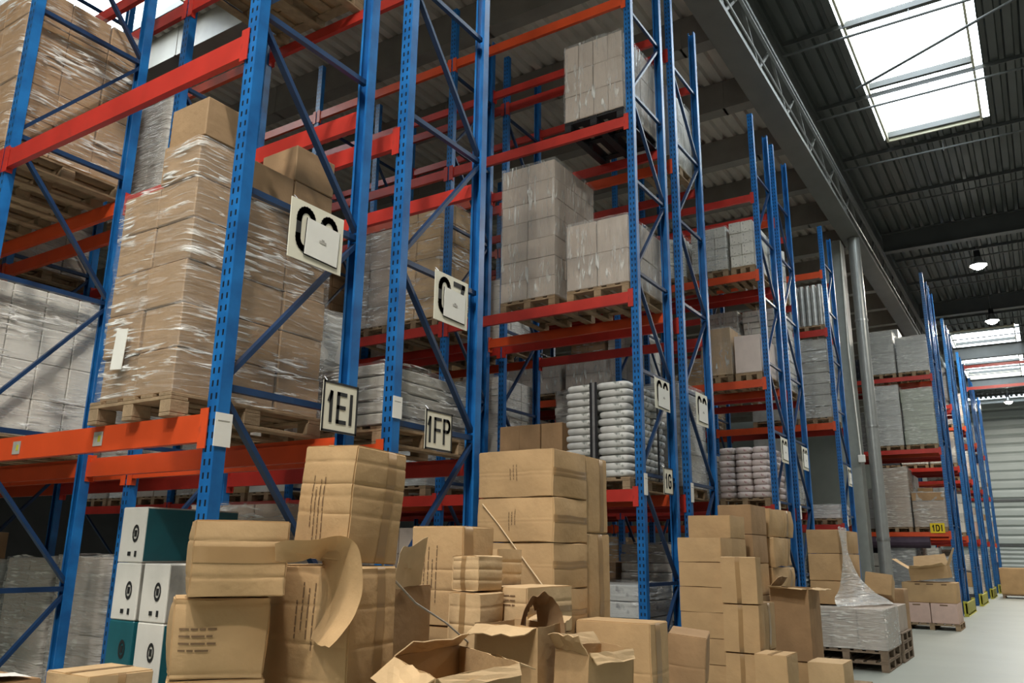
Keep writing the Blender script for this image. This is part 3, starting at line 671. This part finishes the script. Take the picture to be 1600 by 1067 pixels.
sign(9.08, 9.55, 3.31, 3.69, 'cream sign with covered characters on the third end frame', border=False, txt=('C0', .30, .15, .04, 0, .02), sheet=(.17, .12, .02, -.04, .02))
sign(10.50, 10.95, 3.30, 3.75, 'cream sign with covered characters on the fourth end frame', border=False, txt=('C0', .30, .15, .04, 0, .03), sheet=(.17, .13, .02, -.04, .02))
sign(9.26, 9.55, 2.29, 2.61, 'small bordered sign low on the third end frame', txt=('1G', .18, .09, .025))
sign(14.75, 15.2, 3.2, 3.65, 'cream sign with covered characters on the fifth end frame', border=False, txt=('C0', .30, .15, .04, 0, .03), sheet=(.17, .13, .02, -.04, .02))
sign(16.25, 16.7, 3.2, 3.65, 'cream sign with covered characters on the sixth end frame', border=False, txt=('C0', .30, .15, .04, 0, .03), sheet=(.17, .13, .02, -.04, .02))
sign(20.6, 21.0, 3.2, 3.65, 'cream sign with covered characters on the seventh end frame', border=False, txt=('C0', .30, .15, .04, 0, .03), sheet=(.15, .13, .02, -.04, .02))
def note(x0, x1, z0, z1, y, label):
    s = empty('paper_label', ((x0 + x1) / 2, y, (z0 + z1) / 2), label=label, cat='label'); w2, h2 = (x1 - x0) / 2, (z1 - z0) / 2
    part('sheet', MB().box(-w2, w2, -.002, .002, -h2, h2), paper, s); part('printed_line', MB().box(-w2 * .7, w2 * .7, -.003, -.002, h2 * .5, h2 * .56), greyw, s)
note(2.885, 3.0, 2.15, 2.34, 3.845, 'white paper label on nearest blue upright by the first shelf')
note(4.37, 4.47, 2.52, 2.68, 3.845, 'pale green paper label on the second row upright')
for (rk, xx) in (('C', 9.0), ('D', 10.5), ('E', 14.7), ('F', 16.2), ('G', 20.6)):
    note(ROWS[rk]['x'] + .0, ROWS[rk]['x'] + .10, 2.25, 2.5, 3.843, 'white paper label on the end upright of %s' % NM(rk))
for n, (yy) in enumerate((5.0, 6.0, 7.9)):
    s = empty('beam_sticker', (2.893, yy, 2.26), label='small beam sticker on front orange beam, %s from the near upright' % ORD[n + 1], cat='sticker')
    part('backing', MB().box(-.002, .0, -.05, .05, -.045, .045), greyw if n < 2 else paper, s); part('printed_mark', MB().box(-.003, -.002, -.03, .0, -.02, .02), black if n == 2 else yguard, s)
# yellow sign beyond the column
s = empty('rack_sign', (26.975, 2.66, 2.41), (0, 0, -PI / 2), label='small yellow sign reading 1DI under the first shelf beyond the column', cat='sign')
part('board', MB().box(-.19, .19, -.004, .004, -.14, .14), yellow, s); text('lettering', '1DI', .19, black, s, (0, -.004, 0), (PI / 2, 0, 0), .10, .03)
cv = tag(part('rolled_cover', MB().tube([(27.03, 2.9, 2.01), (27.02, 3.5, 2.0), (27.03, 4.5, 2.01)], .165, 12), purple), 'dark purple rolled cover hanging below the first shelf beyond column', 'cover')
# yellow corner guards
for i, (gx, gy) in enumerate([(26.8, 2.12), (32.8, 2.12), (38.8, 2.12), (45.0, 2.12)]):
    g_ = empty('corner_guard', (gx, gy, 0), label='yellow steel floor guard at the end of the %s rack pair beyond column' % ORD[i + 1], cat='guard')
    part('rail', MB().cham(0, 2.9, 0, .06, .06, .36, .01), yguard, g_); part('post', MB().box(0, .1, 0, .1, 0, .40), yguard, g_); part('post', MB().box(2.8, 2.9, 0, .1, 0, .40), yguard, g_)
    part('base_plate', MB().box(-.05, 2.95, -.02, .12, 0, .01), yguard, g_)

# ------------------------------------------------------------ loose cartons of the pile
def carton(x0, x1, y0, y1, z0, z1, label, rot=(0, 0, 0), m=None, creases=(), tapes=(), marks=(), bulge=.010, nz_=.004, seed=None, cat='carton', group=None, shear=(0, 0), yaw_center=None):
    """one loose cardboard carton: body, packing_tape and printed_marks follow the same dented surface"""
    seed = R.random() * 90 if seed is None else seed; m = m or card
    hx, hy, hz = (x1 - x0) / 2, (y1 - y0) / 2, (z1 - z0) / 2
    cx, cy = yaw_center or ((x0 + x1) / 2, (y0 + y1) / 2)
    e = empty('carton', (cx, cy, z0), rot, label, cat, group)
    def P(u, v, w, off=0.0):
        p = Vector((u * hx, v * hy, w * hz))
        nv = Vector((1, 1, 1)); q = Vector(p) * 5 + Vector((seed, seed * .7, 0))
        q = q * .7
        d = Vector((noise.noise(q), noise.noise(q + Vector((31, 0, 0))), noise.noise(q + Vector((0, 57, 0))))) * nz_ * 1.6
        c = (u, v, w); h = (hx, hy, hz)
        n_edge = sum(1 for t in c if abs(abs(t) - 1) < 1e-6)
        for ax in range(3):
            if abs(abs(c[ax]) - 1) < 1e-6:
                o = [c[k] for k in range(3) if k != ax]
                b = bulge * (1 - o[0] ** 2) * (1 - o[1] ** 2) * (0 if ax == 2 else 1)
                if ax == 2: d.z = -abs(d.z) * .5 if c[2] > 0 else abs(d.z) * .5
                s = 1 if c[ax] > 0 else -1
                g = 0
                for (ca, cv_, dp) in creases:
                    if ca != ax: g += dp * math.exp(-((c[ca] - cv_) * h[ca] / .006) ** 2) * (.6 + .8 * abs(noise.noise(q * 2)))
                d[ax] += s * (b - g * .75 + off)
                if n_edge > 1: p[ax] -= s * min(.006, h[ax] * .05)
        p += d
        p.x += shear[0] * (w + 1) * hz; p.y += shear[1] * (w + 1) * hz
        p.z = max(p.z + hz, .0) if w < -.99 else p.z + hz
        return p
    def lines(ax):
        n = max(5, min(12, int((hx, hy, hz)[ax] * 2 / .06)))
        s = {-1 + 2 * i / n for i in range(n + 1)} | {-.97, .97}
        for (ca, cv_, dp) in creases:
            if ca == ax: s |= {cv_ + e_ / (hx, hy, hz)[ax] for e_ in (-.022, -.008, 0, .008, .022)}
        out = []
        for t in sorted(max(-1, min(1, q)) for q in s):
            if not out or t - out[-1] > .0035 / max(.1, (hx, hy, hz)[ax]): out.append(t)
        out[-1] = 1.0; out[0] = -1.0
        return out
    Ls = [lines(a) for a in range(3)]
    mb = MB(); idx = {}
    def V(u, v, w):
        k = (round(u, 4), round(v, 4), round(w, 4))
        if k not in idx: idx[k] = len(mb.v); mb.v.append(tuple(P(u, v, w)))
        return idx[k]
    for ax in range(3):
        a, b = [k for k in range(3) if k != ax]
        for s in (-1, 1):
            for i in range(len(Ls[a]) - 1):
                for j in range(len(Ls[b]) - 1):
                    q = []
                    for (ii, jj) in ((i, j), (i + 1, j), (i + 1, j + 1), (i, j + 1)):
                        c = [0, 0, 0]; c[ax] = s; c[a] = Ls[a][ii]; c[b] = Ls[b][jj]; q.append(V(*c))
                    flip = (s > 0) == (ax == 1)
                    mb.f.append(tuple(reversed(q)) if flip else tuple(q))
    o = part('body', mb, m, e, smooth=True)
    try: o.data.set_sharp_from_angle(angle=.6)
    except Exception: pass
    def patch(mb2, face, a0, a1, b0, b1, off):
        s = 1 if face[0] == '+' else -1; ax = 'xyz'.index(face[1]); a, b = [k for k in range(3) if k != ax]
        def cuts(q0, q1, L): return sorted({q0, q1} | {t for t in L if q0 < t < q1})
        A = cuts(a0, a1, Ls[a]); B = cuts(b0, b1, Ls[b]); k0 = len(mb2.v)
        for i in A:
            for j in B:
                c = [0, 0, 0]; c[ax] = s; c[a] = i; c[b] = j; mb2.v.append(tuple(P(*c, off)))
        nb = len(B)
        for i in range(len(A) - 1):
            for j in range(nb - 1):
                q = (k0 + i * nb + j, k0 + (i + 1) * nb + j, k0 + (i + 1) * nb + j + 1, k0 + i * nb + j + 1)
                mb2.f.append(q)
    for t in tapes:
        m2 = MB(); patch(m2, *t, .0025); part('packing_tape', m2, tapem, e, smooth=True)
    if marks:
        m2 = MB()
        for t in marks: patch(m2, *t, .003)
        o = part('printed_marks', m2, ink, e); o['kind'] = 'stuff'
    return e
def textlines(face, a0, a1, b0, b1, n=4, vertical=False, rr=None):
    rr = rr or R; out = []
    for k in range(n):
        if vertical:
            a = a0 + (a1 - a0) * (k + .3) / n; wd = (a1 - a0) / n * .22; l0 = b0 + (b1 - b0) * rr.uniform(0, .35); l1 = b1 - (b1 - b0) * rr.uniform(0, .3)
            q = l0
            while q < l1: e_ = min(l1, q + rr.uniform(.05, .2)); out.append((face, a, a + wd, q, e_)); q = e_ + .03
        else:
            b = b0 + (b1 - b0) * (k + .3) / n; wd = (b1 - b0) / n * .28; l1 = a1 - (a1 - a0) * rr.uniform(0, .5); q = a0
            while q < l1: e_ = min(l1, q + rr.uniform(.08, .3)); out.append((face, q, e_, b, b + wd)); q = e_ + .035
    return out
SUPN = [0]
def support(x0, x1, y0, y1, zt, ztilt=0):
    n = max(1, math.ceil(zt / .42)); h = zt / n
    for k in range(n):
        carton(x0, x1, y0, y1, k * h, (k + 1) * h, 'brown carton low in the pile, under the cartons in view', group='brown cartons low in the pile', bulge=.0, nz_=.002)
def open_carton(rim, z0, z1, label, flaps, m=None, rot=(0, 0, 0), cat='open carton', foot=None):
    """rim: four XY corners counter-clockwise; flaps: (edge index, length, angle from vertical outward)"""
    cx = sum(p[0] for p in rim) / 4; cy = sum(p[1] for p in rim) / 4; m = m or card
    e = empty('open_carton', (cx, cy, z0), rot, label, cat); H = z1 - z0
    r = [Vector((p[0] - cx, p[1] - cy, 0)) for p in rim]; f = [Vector((p[0] - cx, p[1] - cy, 0)) for p in (foot or rim)]
    ins = [q * (1 - .006 / max(q.length, .05)) for q in r]; insf = [q * (1 - .006 / max(q.length, .05)) for q in f]
    for k in range(4):
        j = (k + 1) % 4; mb = MB(); n = 8; A = []
        for i in range(n + 1):
            t = i / n; wob = noise.noise(Vector((t * 4 + k * 9, z0 * 7, cx * 3))) * .012
            for src, zz, w_ in ((f, 0.004, 0), (f, None, .5), (r, H, 1), (ins, H, 1), (insf, .008, 0)):
                if zz is None: p = (f[k].lerp(f[j], t) + r[k].lerp(r[j], t)) / 2; p = p * (1 + wob * 2); p.z = H / 2
                else: p = src[k].lerp(src[j], t); p.z = zz + (wob if w_ else 0)
                mb.v.append(tuple(p))
        for i in range(n):
            for q in range(5): a = i * 5 + q; b = i * 5 + (q + 1) % 5; mb.f.append((a, a + 5, b + 5, b))
        part('wall', mb, m, e)
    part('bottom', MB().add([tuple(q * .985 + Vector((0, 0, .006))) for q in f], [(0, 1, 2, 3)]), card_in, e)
    for (k, ln, ang) in flaps:
        j = (k + 1) % 4; d = (r[j] - r[k]); o = Vector((d.y, -d.x, 0)).normalized(); mb = MB(); n = 6; mm = 4
        for i in range(n + 1):
            for q in range(mm + 1):
                t = i / n; s = q / mm; base = r[k].lerp(r[j], .02 + .96 * t); aa = ang + s * .25 * noise.noise(Vector((cx, k, t)))
                inset = s * .05 * (1 - 2 * t)
                p = base + d * inset + o * (math.sin(aa) * ln * s) + Vector((0, 0, H + math.cos(aa) * ln * s + .015 * noise.noise(Vector((t * 5, s * 4, k + cx)))))
                mb.v.append(tuple(p)); 
        N0 = len(mb.v); nn = o * math.cos(ang) - Vector((0, 0, 1)) * math.sin(ang)
        mb.v += [tuple(Vector(p) + nn * .005) for p in mb.v[:N0]]
        for i in range(n):
            for q in range(mm):
                a = i * (mm + 1) + q; mb.f.append((a, a + mm + 1, a + mm + 2, a + 1)); mb.f.append((a + N0, a + 1 + N0, a + mm + 2 + N0, a + mm + 1 + N0))
        for i in range(n): a = i * (mm + 1) + mm; mb.f.append((a, a + mm + 1, a + mm + 1 + N0, a + N0))
        for q in range(mm):
            for a, b_ in ((q, q + 1), (n * (mm + 1) + q + 1, n * (mm + 1) + q)): mb.f.append((a, b_, b_ + N0, a + N0))
        part('flap', mb, card_lt, e)
    return e
def sheet(name, top, bot, label, m=None, cat='cardboard piece', thick=.005, rows=5, wob=.012, gp=None):
    c0 = Vector(top[0]); e = empty(name, c0, label=label, cat=cat); mb = MB(); n = len(top)
    T = [Vector(p) - c0 for p in top]; B = [Vector(p) - c0 for p in bot]
    # resample smoothly (Catmull-Rom)
    def cr(P, t):
        i = min(int(t), len(P) - 2); u = t - i; p0 = P[max(i - 1, 0)]; p1 = P[i]; p2 = P[i + 1]; p3 = P[min(i + 2, len(P) - 1)]
        return .5 * ((2 * p1) + (p2 - p0) * u + (2 * p0 - 5 * p1 + 4 * p2 - p3) * u * u + (3 * p1 - p0 - 3 * p2 + p3) * u ** 3)
    S = (n - 1) * 5; g = []
    for i in range(S + 1):
        t = min(i / 5, n - 1.0001); a = cr(T, t); b = cr(B, t)
        g.append([a.lerp(b, q / rows) + Vector((0, 0, 1)) * wob * noise.noise(Vector((t * 1.3, q * .6, 3))) for q in range(rows + 1)])
    off = Vector((.5, .85, 0)).normalized() * thick
    for lay in (0, 1):
        for r_ in g:
            for p in r_: mb.v.append(tuple(p + off * lay))
    w_ = rows + 1; N0 = (S + 1) * w_
    for i in range(S):
        for q in range(rows):
            a = i * w_ + q; mb.f.append((a, a + 1, a + w_ + 1, a + w_)); mb.f.append((a + N0, a + w_ + N0, a + w_ + 1 + N0, a + 1 + N0))
        for q in (0, rows): a = i * w_ + q; mb.f.append((a, a + w_, a + w_ + N0, a + N0))
    for i in (0, S):
        for q in range(rows): a = i * w_ + q; mb.f.append((a, a + 1, a + 1 + N0, a + N0))
    o = part('torn_sheet', mb, m or card_lt, e, smooth=True)
    o.data.set_sharp_from_angle(angle=.5)
    return e

# big group at the left of the pile
XC, YC, ZC = 0, 1, 2
# a: tall carton, b: leaning carton on top, c/d: two cartons turned to the viewer
carton(2.85, 3.16, 2.70, 3.26, .96, 1.525, 'tall brown carton with vertical print under the leaning carton', m=card, creases=[(ZC, .35, .005), (ZC, -.25, .005), (ZC, -.8, .004), (ZC, .88, .004)],
       tapes=[('-y', .05, .42, -1, 1)], marks=textlines('-x', -.25, .3, -.4, .75, 4, True), seed=3.1)
support(2.85, 3.16, 2.70, 3.26, .955)
carton(2.83, 3.17, 2.72, 3.10, 1.545, 2.085, 'big leaning brown carton at the top left of the pile', rot=(.05, .045, -.06), m=card, bulge=.02, nz_=.007, creases=[(ZC, .32, .007), (ZC, .1, .004), (ZC, -.2, .005), (ZC, .72, .005)],
       tapes=[('-y', .15, .5, -1, 1), ('+z', -1, 1, -.1, .1)], marks=textlines('-x', -.15, .45, -.9, .5, 4, True), seed=5.2)
cyw = -.62
carton(-.2, .2, -.17, .17, 1.395, 1.72, 'brown carton with bent top at upper left, next to leaning carton', rot=(0, 0, cyw), yaw_center=(2.545, 3.13), bulge=.02, nz_=.007, creases=[(ZC, .45, .006), (ZC, -.5, .005)], tapes=[('-y', -1, 1, -.12, .30)], seed=8.4)
carton(-.2, .2, -.17, .17, 1.05, 1.385, 'brown carton with printed text lines at lower left of the pile', rot=(0, 0, cyw), yaw_center=(2.56, 3.23), bulge=.025, nz_=.008, creases=[(ZC, .85, .005), (ZC, -.88, .006)], marks=textlines('-y', -.85, .35, -.35, .35, 4), seed=9.4)
for k in range(3):
    carton(-.2, .2, -.17, .17, k * .35, (k + 1) * .35 - .002, 'brown carton low in the pile, under the cartons in view', rot=(0, 0, cyw), yaw_center=(2.56, 3.23), group='brown cartons low in the pile', bulge=.01, nz_=.004)
fl = [((2.38, 2.70, 1.62), (2.39, 2.70, 1.55), 1.055), ((2.56, 2.67, 1.64), (2.55, 2.67, 1.55), 1.03), ((2.72, 2.63, 1.655), (2.64, 2.69, 1.55), 1.015),
      ((2.79, 2.60, 1.57), (2.66, 2.70, 1.50), 1.0), ((2.80, 2.59, 1.40), (2.66, 2.70, 1.40), 1.0), ((2.75, 2.61, 1.28), (2.65, 2.70, 1.30), 1.0), ((2.68, 2.65, 1.19), (2.62, 2.70, 1.22), 1.0)]
sc_ = lambda p, s: (p[0] * s, p[1] * s, 1.6 + (p[2] - 1.6) * s)
sheet('torn_cardboard', [sc_(a, s) for a, b_, s in fl], [sc_(b_, s * (1.072 if k > 1 else 1.03 if k else 1)) for k, (a, b_, s) in enumerate(fl)], 'torn cardboard strip bent around the corner of the tall carton', card, wob=.02)
# front left low cartons
support(2.50, 2.86, 4.10, 4.50, .50); carton(2.50, 2.86, 4.10, 4.50, .50, .97, 'low brown carton at bottom left below the teal cartons', m=card_lt, tapes=[('+z', -1, 1, -.12, .12), ('-y', -.12, .12, .5, 1)], seed=1.2)
support(1.95, 2.40, 4.35, 4.75, .52); carton(1.95, 2.40, 4.35, 4.75, .52, .955, 'brown carton at the bottom left corner of view', m=card_dark, seed=2.2)
sheet('paper_sheet', [(1.95, 4.36, .965), (2.15, 4.34, .99), (2.35, 4.35, .965)], [(1.97, 4.6, .965), (2.16, 4.6, .975), (2.36, 4.58, .965)], 'crumpled white sheet lying on the bottom left carton', paper, cat='sheet', wob=.02, thick=.003)
# middle group
carton(4.28, 4.62, 3.12, 3.54, 1.14, 1.755, 'tall brown carton with vertical print lines left of the big stack', creases=[(ZC, .1, .006), (ZC, -.3, .005)], tapes=[('-y', -.9, -.4, -1, 1)], marks=textlines('-x', -.1, .7, -.6, .6, 5, True), seed=11.3)
support(4.28, 4.62, 3.12, 3.54, 1.135)
carton(4.12, 4.38, 2.88, 3.09, 1.365, 1.575, 'small pale crinkled carton before the tall printed one, upper', m=card_lt, nz_=.007, creases=[(ZC, .2, .006), (ZC, -.4, .006), (ZC, .7, .004)], tapes=[('-x', -.1, .25, -1, 1)], seed=12)
carton(4.10, 4.36, 2.86, 3.09, .95, 1.36, 'pale crinkled carton before the tall printed one, lower', m=card_lt, nz_=.007, creases=[(ZC, .1, .007), (ZC, .6, .004)], tapes=[('-x', -.1, .25, -.2, 1)], seed=13)
support(4.10, 4.36, 2.86, 3.09, .945)
carton(3.62, 4.02, 3.16, 3.5, 1.0, 1.40, 'dark shaded carton deep in the gap right of the tall carton', m=card_dark, seed=14)
support(3.62, 4.02, 3.16, 3.5, .995)
sheet('torn_cardboard', [(3.66, 3.10, 1.60), (3.72, 3.08, 1.625), (3.82, 3.04, 1.68)], [(3.64, 3.14, 1.41), (3.80, 3.16, 1.405), (3.92, 3.16, 1.41)], 'pale torn cardboard scrap standing in the gap beside the tall carton', card_edge, wob=.04, rows=6)
s = tag(part('strap', MB().tube([(3.165, 2.80, 1.53), (3.35, 2.88, 1.45), (3.62, 2.95, 1.32), (3.9, 2.95, 1.2), (4.098, 2.93, 1.08)], .006, 5), greyw), 'loose plastic strap hanging down in the gap of the pile', 'strap')
carton(4.62, 4.92, 3.08, 3.40, 1.37, 1.61, 'flat crinkled carton with print in front of the big stack', nz_=.010, creases=[(ZC, .3, .007), (ZC, -.3, .005)], marks=textlines('-x', -.7, .6, -.2, .5, 2), seed=15, m=card_lt)
support(4.65, 4.92, 3.10, 3.40, 1.365)
carton(4.40, 4.98, 2.72, 3.04, 1.10, 1.385, 'wide carton with faint print in the middle of the pile', creases=[(ZC, .35, .006)], marks=textlines('-x', -.5, .5, .2, .75, 3), tapes=[('-y', -1, 1, -.1, .15)], seed=16, m=card_lt)
support(4.40, 4.98, 2.72, 3.04, 1.095)
nmS = ['lowest visible', 'third', 'second', 'top']
zs = [1.00, 1.335, 1.67, 2.01, 2.375]
for k in range(4):
    carton(5.39, 5.93, 3.10, 3.80, zs[k], zs[k + 1] - .003, '%s carton of the big square stack in the pile' % nmS[k], creases=[(ZC, .05, .003), (ZC, -.1, .003)], tapes=[('-y', -1, 1, -.12, .2 if k else .1)], marks=textlines('-x', -.1, .15, -.5, .5, 3, True), bulge=.012, nz_=.007, seed=20 + k)
support(5.39, 5.93, 3.10, 3.80, .995)
carton(5.945, 6.34, 3.12, 3.52, 1.755, 2.37, 'upright narrow carton at right of the big stack, upper', tapes=[('-y', .25, .6, -1, 1)], seed=31)
carton(5.945, 6.37, 3.12, 3.52, 1.05, 1.75, 'upright narrow carton at right of the big stack, lower', tapes=[('-y', .0, .35, -1, 1)], seed=32)
support(5.945, 6.37, 3.12, 3.52, 1.045)
s = tag(part('strap', MB().tube([(5.375, 3.74, 1.96), (5.372, 3.58, 1.80), (5.37, 3.40, 1.60), (5.365, 3.25, 1.44), (5.35, 3.16, 1.35), (5.30, 3.08, 1.28)], .006, 5), card_edge), 'pale plastic strap hanging diagonally before the big stack', 'strap')
carton(5.70, 6.03, 2.48, 3.08, .60, 1.11, 'long brown carton with folded top in front of blue uprights', creases=[(ZC, -.35, .005)], tapes=[('-y', -.5, .0, -1, 1)], seed=33)
support(5.70, 6.03, 2.48, 3.08, .595)
carton(6.72, 7.05, 2.52, 2.84, .56, .97, 'small tilted brown carton right of the long one', rot=(.10, -.10, .25), seed=34, m=card_dark, creases=[(ZC, -.2, .006)])
support(6.74, 7.03, 2.54, 2.82, .50)
# front open cartons
open_carton([(2.50, 1.93), (3.05, 1.91), (3.42, 2.50), (2.88, 2.46)], .70, 1.15, 'open torn carton nearest the camera at the bottom centre', [(3, .13, 2.2), (2, .10, -.9), (1, .10, 1.9), (0, .05, 2.5)], card)
support(2.62, 3.22, 1.98, 2.42, .695)
open_carton([(4.00, 2.40), (4.39, 2.44), (4.39, 2.80), (4.00, 2.82)], .75, 1.20, 'open brown carton behind the nearest open one', [(3, .14, 1.9), (1, .12, 1.4)], card)
support(4.02, 4.37, 2.42, 2.80, .745)
a0 = (4.16, 2.30)
top = []; bot = []
for q in range(9):
    th = PI * q / 8; r_ = .13
    cx_, cz_ = -math.cos(th) * r_, math.sin(th) * r_
    bx, by = .52, -.85
    top.append((4.22 + bx * cx_, 2.50 + by * cx_, 1.14 + cz_ * 1.75)); bot.append((4.37 + bx * cx_ * .3, 2.66 + by * cx_ * .3, 1.14 + cz_ * 1.1))
sheet('torn_cardboard', top, bot, 'arched torn cardboard flap rising in the middle of the pile', card_dark, wob=.03)
open_carton([(3.98, 2.10), (4.47, 2.07), (4.60, 2.34), (4.10, 2.37)], .66, 1.085, 'open crumpled carton with raised flap left of the long carton', [(2, .07, .5), (3, .10, .7), (0, .06, 2.6)], card, rot=(.04, .03, 0))
support(4.12, 4.45, 2.12, 2.33, .655)
# right stacks
for k in range(7):
    carton(8.55, 8.92, 2.90, 3.37, k * .253, (k + 1) * .253 - .002, 'carton %s from the top in the tall even column of the pile' % ORD[7 - k], tapes=[('-x', .55, .62, -1, 1)] if 0 else [], bulge=.008, nz_=.004, seed=40 + k, m=card)
for k in range(8):
    carton(9.2, 9.74, 3.0, 3.49, k * .2538, (k + 1) * .2538 - .002, 'carton %s from the top in the column behind the even column' % ORD[8 - k], bulge=.008, nz_=.004, seed=50 + k, m=card)
zz = [0, .20, .66, 1.12, 1.58]; nn = ['flat bottom', 'lower', 'middle', 'top']
for k in range(4):
    carton(8.36, 8.54, 2.48, 2.85, zz[k], zz[k + 1] - .003, '%s upright carton of the front narrow column, right of even column' % nn[k], tapes=[('-x', -.1, .15, -1, 1)], bulge=.003, seed=60 + k, m=card)
carton(8.56, 9.05, 2.52, 2.84, .66, 1.12, 'carton tucked right behind the front narrow column', tapes=[('-y', -.1, .2, -1, 1)], seed=65)
support(8.56, 9.05, 2.52, 2.84, .655)
for k, (z0, z1) in enumerate([(1.50, 1.84), (1.84, 2.20)]):
    carton(10.09, 10.72, 3.02, 3.44, z0, z1 - .004, '%s carton of the darker stack behind the right columns' % ('lower' if k == 0 else 'top'), m=card_dark, seed=70 + k)
support(10.09, 10.72, 3.02, 3.44, 1.495)
for k, (z0, z1, rz) in enumerate([(1.10, 1.45, .0), (1.45, 1.83, .03), (1.83, 2.20, -.06)]):
    carton(10.95, 11.95, 3.02, 3.44, z0, z1 - .006, 'bulging carton %s of the crooked stack before pink sacks' % ['lowest', 'in the middle', 'on top'][k], rot=(0, 0, rz), bulge=.03, nz_=.02, creases=[(XC, .1, .008)], tapes=[('-y', .45, .6, -1, 1)], seed=73 + k, m=card)
support(10.95, 11.95, 3.02, 3.44, 1.095)
open_carton([(10.46, 2.50), (11.02, 2.50), (11.02, 2.96), (10.46, 2.96)], .38, 1.21, 'big dark open carton standing among the right stacks', [(0, .16, 1.7), (3, .18, 1.5), (2, .16, -.7)], card_dark)
support(10.48, 11.0, 2.52, 2.94, .375)
carton(8.05, 8.44, 2.16, 2.46, .36, .70, 'small square carton at the front foot of right stacks', m=card, tapes=[('+z', -1, 1, -.15, .15)], seed=80)
support(8.05, 8.44, 2.16, 2.46, .355)
pallet(9.9, 11.1, 1.98, 2.46, 0, 'narrow pallet under the small flat carton beside right stacks')
carton(9.92, 10.42, 2.06, 2.44, .146, .45, 'small carton with pale top standing on the narrow pallet', m=card_lt, seed=82)
# wrapped low load on stacked pallets with cartons above
for k in range(2): pallet(13.2, 14.4, 2.12, 3.25, k * .146, '%s pallet of the two under the low wrapped load' % ['lower', 'upper'][k], True)
for k in range(3): pallet(14.55, 15.6, 2.10, 3.2, k * .146, '%s pallet of the bare edged stack behind low wrapped load' % ['lowest', 'middle', 'top'][k], True)
load(13.2, 14.4, 2.12, 3.25, .292, .56, 'low grey film wrapped carton load on stacked pallets', 'carton', card_grey, 2, 3, 1, film=film_milky, plt=False)
load(14.55, 15.55, 2.14, 3.15, .44, .40, 'low grey wrapped load behind the low film wrapped one', 'carton', card_grey, 2, 3, 1, plt=False)
for k, (z0, z1) in enumerate([(.87, 1.22), (1.22, 1.63), (1.63, 2.0)]):
    carton(13.72, 14.4, 2.76, 3.24, z0, z1 - .004, '%s left carton standing on the low wrapped load' % ['lowest', 'middle', 'top'][k], seed=90 + k, bulge=.015)
    carton(14.42, 15.3, 2.76, 3.14, z0, z1 - .004, '%s rear carton standing on the low wrapped load' % ['lowest', 'middle', 'top'][k], seed=95 + k, bulge=.02)
sheet('film_drape', [(13.66, 2.74, 2.03), (13.64, 2.70, 1.6), (13.50, 2.75, 1.15), (13.3, 2.8, .95), (13.18, 2.7, .87)], [(14.1, 2.70, 2.03), (14.1, 2.70, 1.6), (14.3, 2.55, 1.2), (14.45, 2.3, .98), (14.42, 2.12, .87)], 'milky stretch film draped from the cartons over the low load', film_milky, cat='film', thick=.002, wob=.05)
carton(14.60, 15.25, 2.24, 2.64, .95, 1.28, 'slanted brown carton leaning beside cartons on low load', rot=(.12, .2, .1), seed=99, m=card)
carton(16.0, 16.5, 2.22, 2.9, 0, 1.05, 'dark brown tall carton standing behind the low wrapped load', m=card_dark, seed=100)
# pink carton pallet
pallet(21.4, 22.6, 1.88, 3.02, 0, 'pallet under the pinkish cartons at the aisle edge')
for k in range(2):
    for j in range(2):
        carton(21.42 + k * .6, 22.0 + k * .6, 1.9 + j * .56, 2.44 + j * .56, .146, .58, 'pinkish low carton %s %s on aisle edge pallet' % (['front', 'rear'][k], ['right', 'left'][j]), m=pink_card, seed=101 + k * 2 + j, marks=[('-x', -.3, .3, .75, .88)], bulge=.005, nz_=.004)
carton(21.45, 22.55, 1.9, 3.0, .585, 1.03, 'big brown tray carton on top of the pinkish cartons', m=card, seed=106, marks=[('-x', -.7, -.5, .75, .88), ('-x', .3, .5, .75, .88), ('-x', -.2, .05, .75, .88)], bulge=.008, nz_=.006)
open_carton([(21.5, 2.0), (22.3, 2.0), (22.3, 2.8), (21.5, 2.8)], 1.09, 1.37, 'open carton with raised flaps on the pinkish carton pallet', [(0, .42, .5), (2, .42, .9), (3, .2, 1.2), (1, .3, .4)], card, rot=(-.12, 0, 0))
# far crate across the aisle end
pallet(40, 41.2, .0, 1.85, 0, 'pallet under the far flat box at the aisle end', True)
carton(40, 41.2, -.1, 1.87, .146, 1.2, 'far wide brown box with white rim at the aisle end', m=card, seed=110, tapes=[])
print('objects', len(bpy.data.objects))
